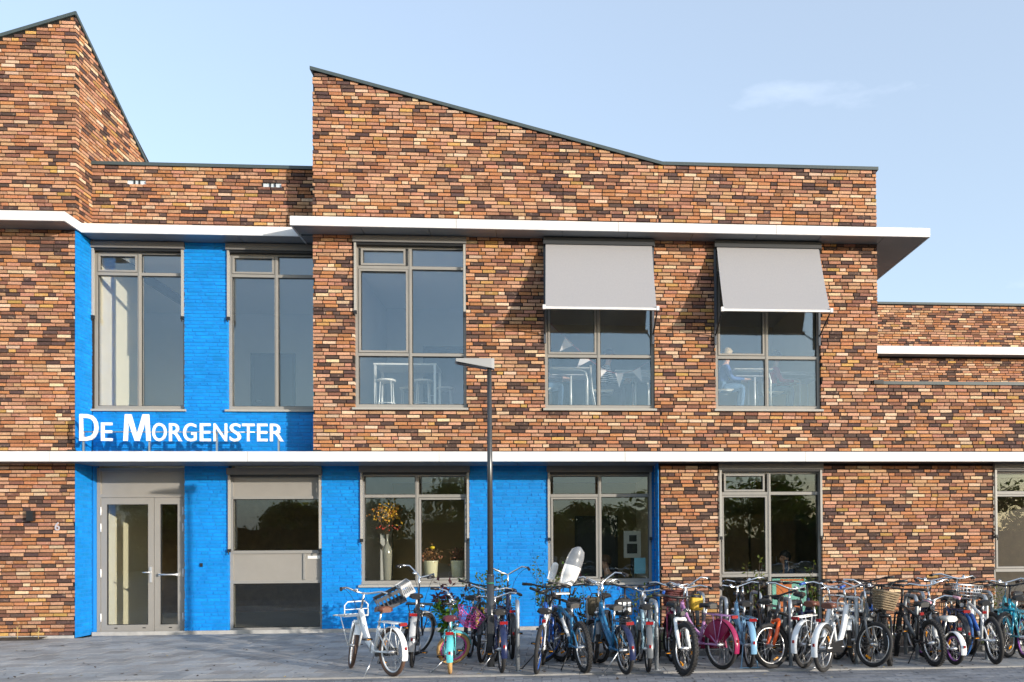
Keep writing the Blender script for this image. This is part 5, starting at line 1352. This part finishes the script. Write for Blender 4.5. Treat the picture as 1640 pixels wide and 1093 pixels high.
# bags
def bag(loc, size, rz, m, label, name='shoulder_bag'):
    e = empty(name, loc, R(rz)); tag(e, label, 'bag')
    L, W, Hh = size; t = MB(); prof = [(.5, 0), (.56, .12), (.56, .6), (.46, .92), (.2, 1.)]
    rows = []
    for (f, z) in prof:
        r_ = []
        for j in range(16):
            a = 2*math.pi*j/16; cx = math.cos(a); sy = math.sin(a)
            r_.append((math.copysign(abs(cx)**.5, cx)*L*f, math.copysign(abs(sy)**.6, sy)*W*f, z*Hh))
        rows.append(r_)
    for r_ in rows: t.v += r_
    for k in range(len(rows)-1):
        for j in range(16): t.face((k*16+j, k*16+(j+1) % 16, k*16+16+(j+1) % 16, k*16+16+j), None, 0, True)
    t.face(tuple(range(15, -1, -1))); t.face(tuple((len(rows)-1)*16+j for j in range(16))); t.build('bag_body', m, e)
    t = MB(); t.tube([(-L*.3, 0, Hh*.95), (-L*.15, 0, Hh*1.2), (L*.15, 0, Hh*1.2), (L*.3, 0, Hh*.95)], .008, 6); t.build('handle', M_BLK, e)
    t = MB(); t.box((-L*.4, -W*.58, Hh*.2), (L*.4, -W*.535, Hh*.5)); t.build('pocket', m, e)
    return e
bag((9.50, -3.70, .62), (.15, .10, .20), 10, mat('yellow pink cloth', (.72, .45, .04), .7, noise_amt=.5, nscale=14), 'yellow and pink cloth bag beside the lilac bicycle saddle')
bag((8.22, -3.7, .58), (.20, .12, .22), 20, mat('brown green cloth', (.07, .055, .03), .8, noise_amt=.4, nscale=10), 'dark brown bag hanging behind the mountain bicycle')
bg = bag((8.55, -4.05, .60), (.20, .11, .20), 15, mat('black white check cloth', (.03, .03, .03), .7), 'black bag with white blocks on the dark blue bicycle')

for i_ in range(3):
    for j_ in range(2):
        t = MB(); t.box((-.085+i_*.06, -.070, .045+j_*.065), (-.045+i_*.06, -.064, .095+j_*.065)); t.build('white_block', MATS['white seat shell'], bg)
# ================================================================== PEOPLE BEHIND THE GLASS
SKIN = mat('skin', (.52, .30, .21), .55)
def person(name, loc, rz, label, shirt, trouser, hair, k=1., lean=12, arm=.25, stand=False, head_turn=0, hairlen=.0, phone=False):
    """seated (or standing) figure facing +X; one continuous skinned body; origin at the floor below the seat"""
    sh = .52 if not stand else .86
    a = R(lean); up = Vector((math.sin(a), 0, math.cos(a)))
    pel = Vector((0, 0, sh+.06)); wst = pel+up*.14*k; chs = pel+up*.30*k; nck = pel+up*.46*k; hb = nck+Vector((.02, 0, .07*k)); hc = hb+Vector((.02, 0, .10*k)); ht = hc+Vector((.0, 0, .09*k))
    V = [pel, wst, chs, nck, hb, hc, ht]; Rr = [(.125*k, .10*k), (.12*k, .09*k), (.135*k, .095*k), (.05*k, .05*k), (.058*k, .052*k), (.092*k, .078*k), (.06*k, .055*k)]
    E = [(0, 1), (1, 2), (2, 3), (3, 4), (4, 5), (5, 6)]; reg = ['t', 's', 's', 'k', 'k', 'k', 'k']
    def add(p, r, par, rg): V.append(Vector(p)); Rr.append((r*k, r*k)); E.append((par, len(V)-1)); reg.append(rg); return len(V)-1
    add(hc+Vector((.105*k, 0, -.015*k)), .018, 5, 'k')               # nose
    for s in (-1, 1):
        hp = add(pel+Vector((.02, s*.09*k, -.02)), .085, 0, 't')
        if stand:
            kn = add((.03, s*.10*k, .46*k), .062, hp, 't'); an = add((0, s*.10*k, .09), .042, kn, 't'); add((.13, s*.11*k, .045), .04, an, 'h')
        else:
            kn = add(pel+Vector((.40*k, s*.12*k, .0)), .066, hp, 't'); an = add(pel+Vector((.36*k, s*.12*k, -.42*k)), .042, kn, 't'); add(pel+Vector((.50*k, s*.13*k, -.49*k)), .036, an, 'h')
        so = add(chs+up*.09*k+Vector((0, s*.155*k, 0)), .058, 2, 's')
        if phone and s > 0:
            el = add(chs+Vector((.18*k, s*.22*k, -.10*k)), .045, so, 's'); wr = add(hc+Vector((.06, s*.12*k, -.03)), .030, el, 's'); ha = add(hc+Vector((.05, s*.105*k, .03)), .034, wr, 'k')
        else:
            el = add(chs+Vector((.10*k, s*.21*k, -.16*k)), .046, so, 's'); wr = add(chs+Vector((.10+arm*k, s*.13*k, -.15*k)), .030, el, 's'); ha = add(chs+Vector((.17+arm*k, s*.11*k, -.15*k)), .033, wr, 'k')
        for q in range(4): add(V[ha]+Vector((.06-.006*abs(q-1.5), s*(-.02+q*.014)*k, -.015)), .0095, ha, 'k')
        add(V[ha]+Vector((.02, -s*.045*k, -.005)), .010, ha, 'k')
    me = bpy.data.meshes.new('tmp'); me.from_pydata([tuple(v) for v in V], E, []); o = bpy.data.objects.new('tmp', me); COL.objects.link(o)
    sk = o.modifiers.new('s', 'SKIN'); sk.use_smooth_shade = True; sb_ = o.modifiers.new('b', 'SUBSURF'); sb_.levels = 2; sb_.render_levels = 2
    for i, d in enumerate(me.skin_vertices[0].data): d.radius = Rr[i]; d.use_root = (i == 0)
    dg = bpy.context.evaluated_depsgraph_get(); dg.update(); m2 = bpy.data.meshes.new_from_object(o.evaluated_get(dg)); bpy.data.objects.remove(o)
    mats_ = [shirt, trouser, SKIN, M_BLK]; m2.materials.clear()
    for m_ in mats_: m2.materials.append(m_)
    key = {'s': 0, 't': 1, 'k': 2, 'h': 3}
    segs = [(V[a_], V[b_], reg[b_]) for a_, b_ in E]
    for pgn in m2.polygons:
        c = pgn.center; best = None
        for A, B, rg in segs:
            d = B-A; f = max(0, min(1, (c-A).dot(d)/max(1e-9, d.length_squared))); q = (c-A-d*f).length
            if best is None or q < best[0]: best = (q, rg)
        pgn.material_index = key[best[1]]; pgn.use_smooth = True
    body = link(name, m2); body.location = loc; body.rotation_euler = (0, 0, rz); tag(body, label, 'person')
    t = MB(); n, kk = 14, 9
    for i in range(kk+1):
        th = math.pi*.60*i/kk
        for j in range(n):
            ph = 2*math.pi*j/n; back = -math.cos(ph)*.5+.5
            thh = th*(.72+.55*back+hairlen*back); jt_ = 1+.05*math.sin(j*5.1+i*2.3)
            t.v.append((hc.x-.012+.105*k*math.sin(thh)*math.cos(ph)*jt_, .094*k*math.sin(thh)*math.sin(ph)*jt_, hc.z+.03*k+.112*k*math.cos(thh)))
    for i in range(kk):
        for j in range(n): t.face((i*n+j, (i+1)*n+j, (i+1)*n+(j+1) % n, i*n+(j+1) % n), None, 0, True)
    t.build('hair', hair, body)
    for s in (-1, 1):
        t = MB(); t.ball((hc.x+.086*k, s*.034*k, hc.z+.012*k), .011*k, 8, 6); t.build('eye', M_BLK, body)
        t = MB(); t.ball((hc.x-.005, s*.083*k, hc.z-.005), (.02*k, .010*k, .028*k), 8, 6); t.build('ear', SKIN, body)
    t = MB(); t.cbox((hc.x+.084*k, 0, hc.z-.052*k), (.012, .042*k, .009)); t.build('mouth', mat('lips', (.32, .10, .09), .5), body)
    return body
def striped():
    m = mat('black white striped cotton', (.7, .7, .7), .8); nt = m.node_tree
    tcx = nt.nodes.new('ShaderNodeTexCoord'); wv = nt.nodes.new('ShaderNodeTexWave'); wv.bands_direction = 'Z'; wv.inputs['Scale'].default_value = 9
    r_ = nt.nodes.new('ShaderNodeValToRGB'); r_.color_ramp.interpolation = 'CONSTANT'; r_.color_ramp.elements[0].color = (.03, .03, .04, 1); r_.color_ramp.elements[1].position = .5; r_.color_ramp.elements[1].color = (.7, .7, .7, 1)
    nt.links.new(tcx.outputs['Object'], wv.inputs['Vector']); nt.links.new(wv.outputs['Fac'], r_.inputs['Fac']); nt.links.new(r_.outputs['Color'], nt.nodes['Principled BSDF'].inputs['Base Color'])
    return m
H_BR = mat('brown hair', (.075, .04, .02), .6); H_BL = mat('blond hair', (.48, .36, .18), .6); H_DK = mat('dark hair', (.02, .014, .012), .6)
JEAN = mat('blue jeans', (.07, .14, .24), .85, noise_amt=.2); DKT = mat('dark trousers', (.025, .028, .035), .85)
person('person', (7.50, .85, FU), 0, 'child in jeans seated at the desk under the bunting', mat('dark sweater', (.05, .05, .06), .85), JEAN, H_DK, .95)
person('person', (8.62, 1.0, FU), 0, 'brown haired child in a black and white striped shirt at desk', striped(), DKT, H_BR, .95)
person('person', (10.76, .85, FU), 0, 'blond child in a blue sweater seated at desk', mat('blue sweater', (.06, .12, .32), .85), JEAN, H_BL, .95, hairlen=.25)
person('person', (11.72, 1.05, FU), 0, 'dark haired child in a red sweater seated at desk', mat('red sweater', (.42, .03, .06), .85), JEAN, H_DK, .95)
person('person', (12.02, .95, -.06), R(200), 'man in dark blue holding a phone to his ear behind glass', mat('dark blue jacket', (.02, .04, .09), .8), DKT, H_DK, 1.05, lean=8, phone=True)
simple('office_stool', (11.80, .75, 0), (12.24, 1.15, .455), mat('black upholstery', (.02, .02, .022), .7), 'black upholstered stool under the man behind the glass', 'stool')
person('person', (8.85, 1.35, -.10), R(185), 'person with brown hair seated low behind blue wall window', mat('olive shirt', (.20, .20, .15), .85), DKT, H_BR, 1.05, lean=18)
simple('bench', (8.5, 1.15, 0), (9.2, 1.55, .41), M_WOODP, 'low wooden bench behind the blue wall window', 'bench')
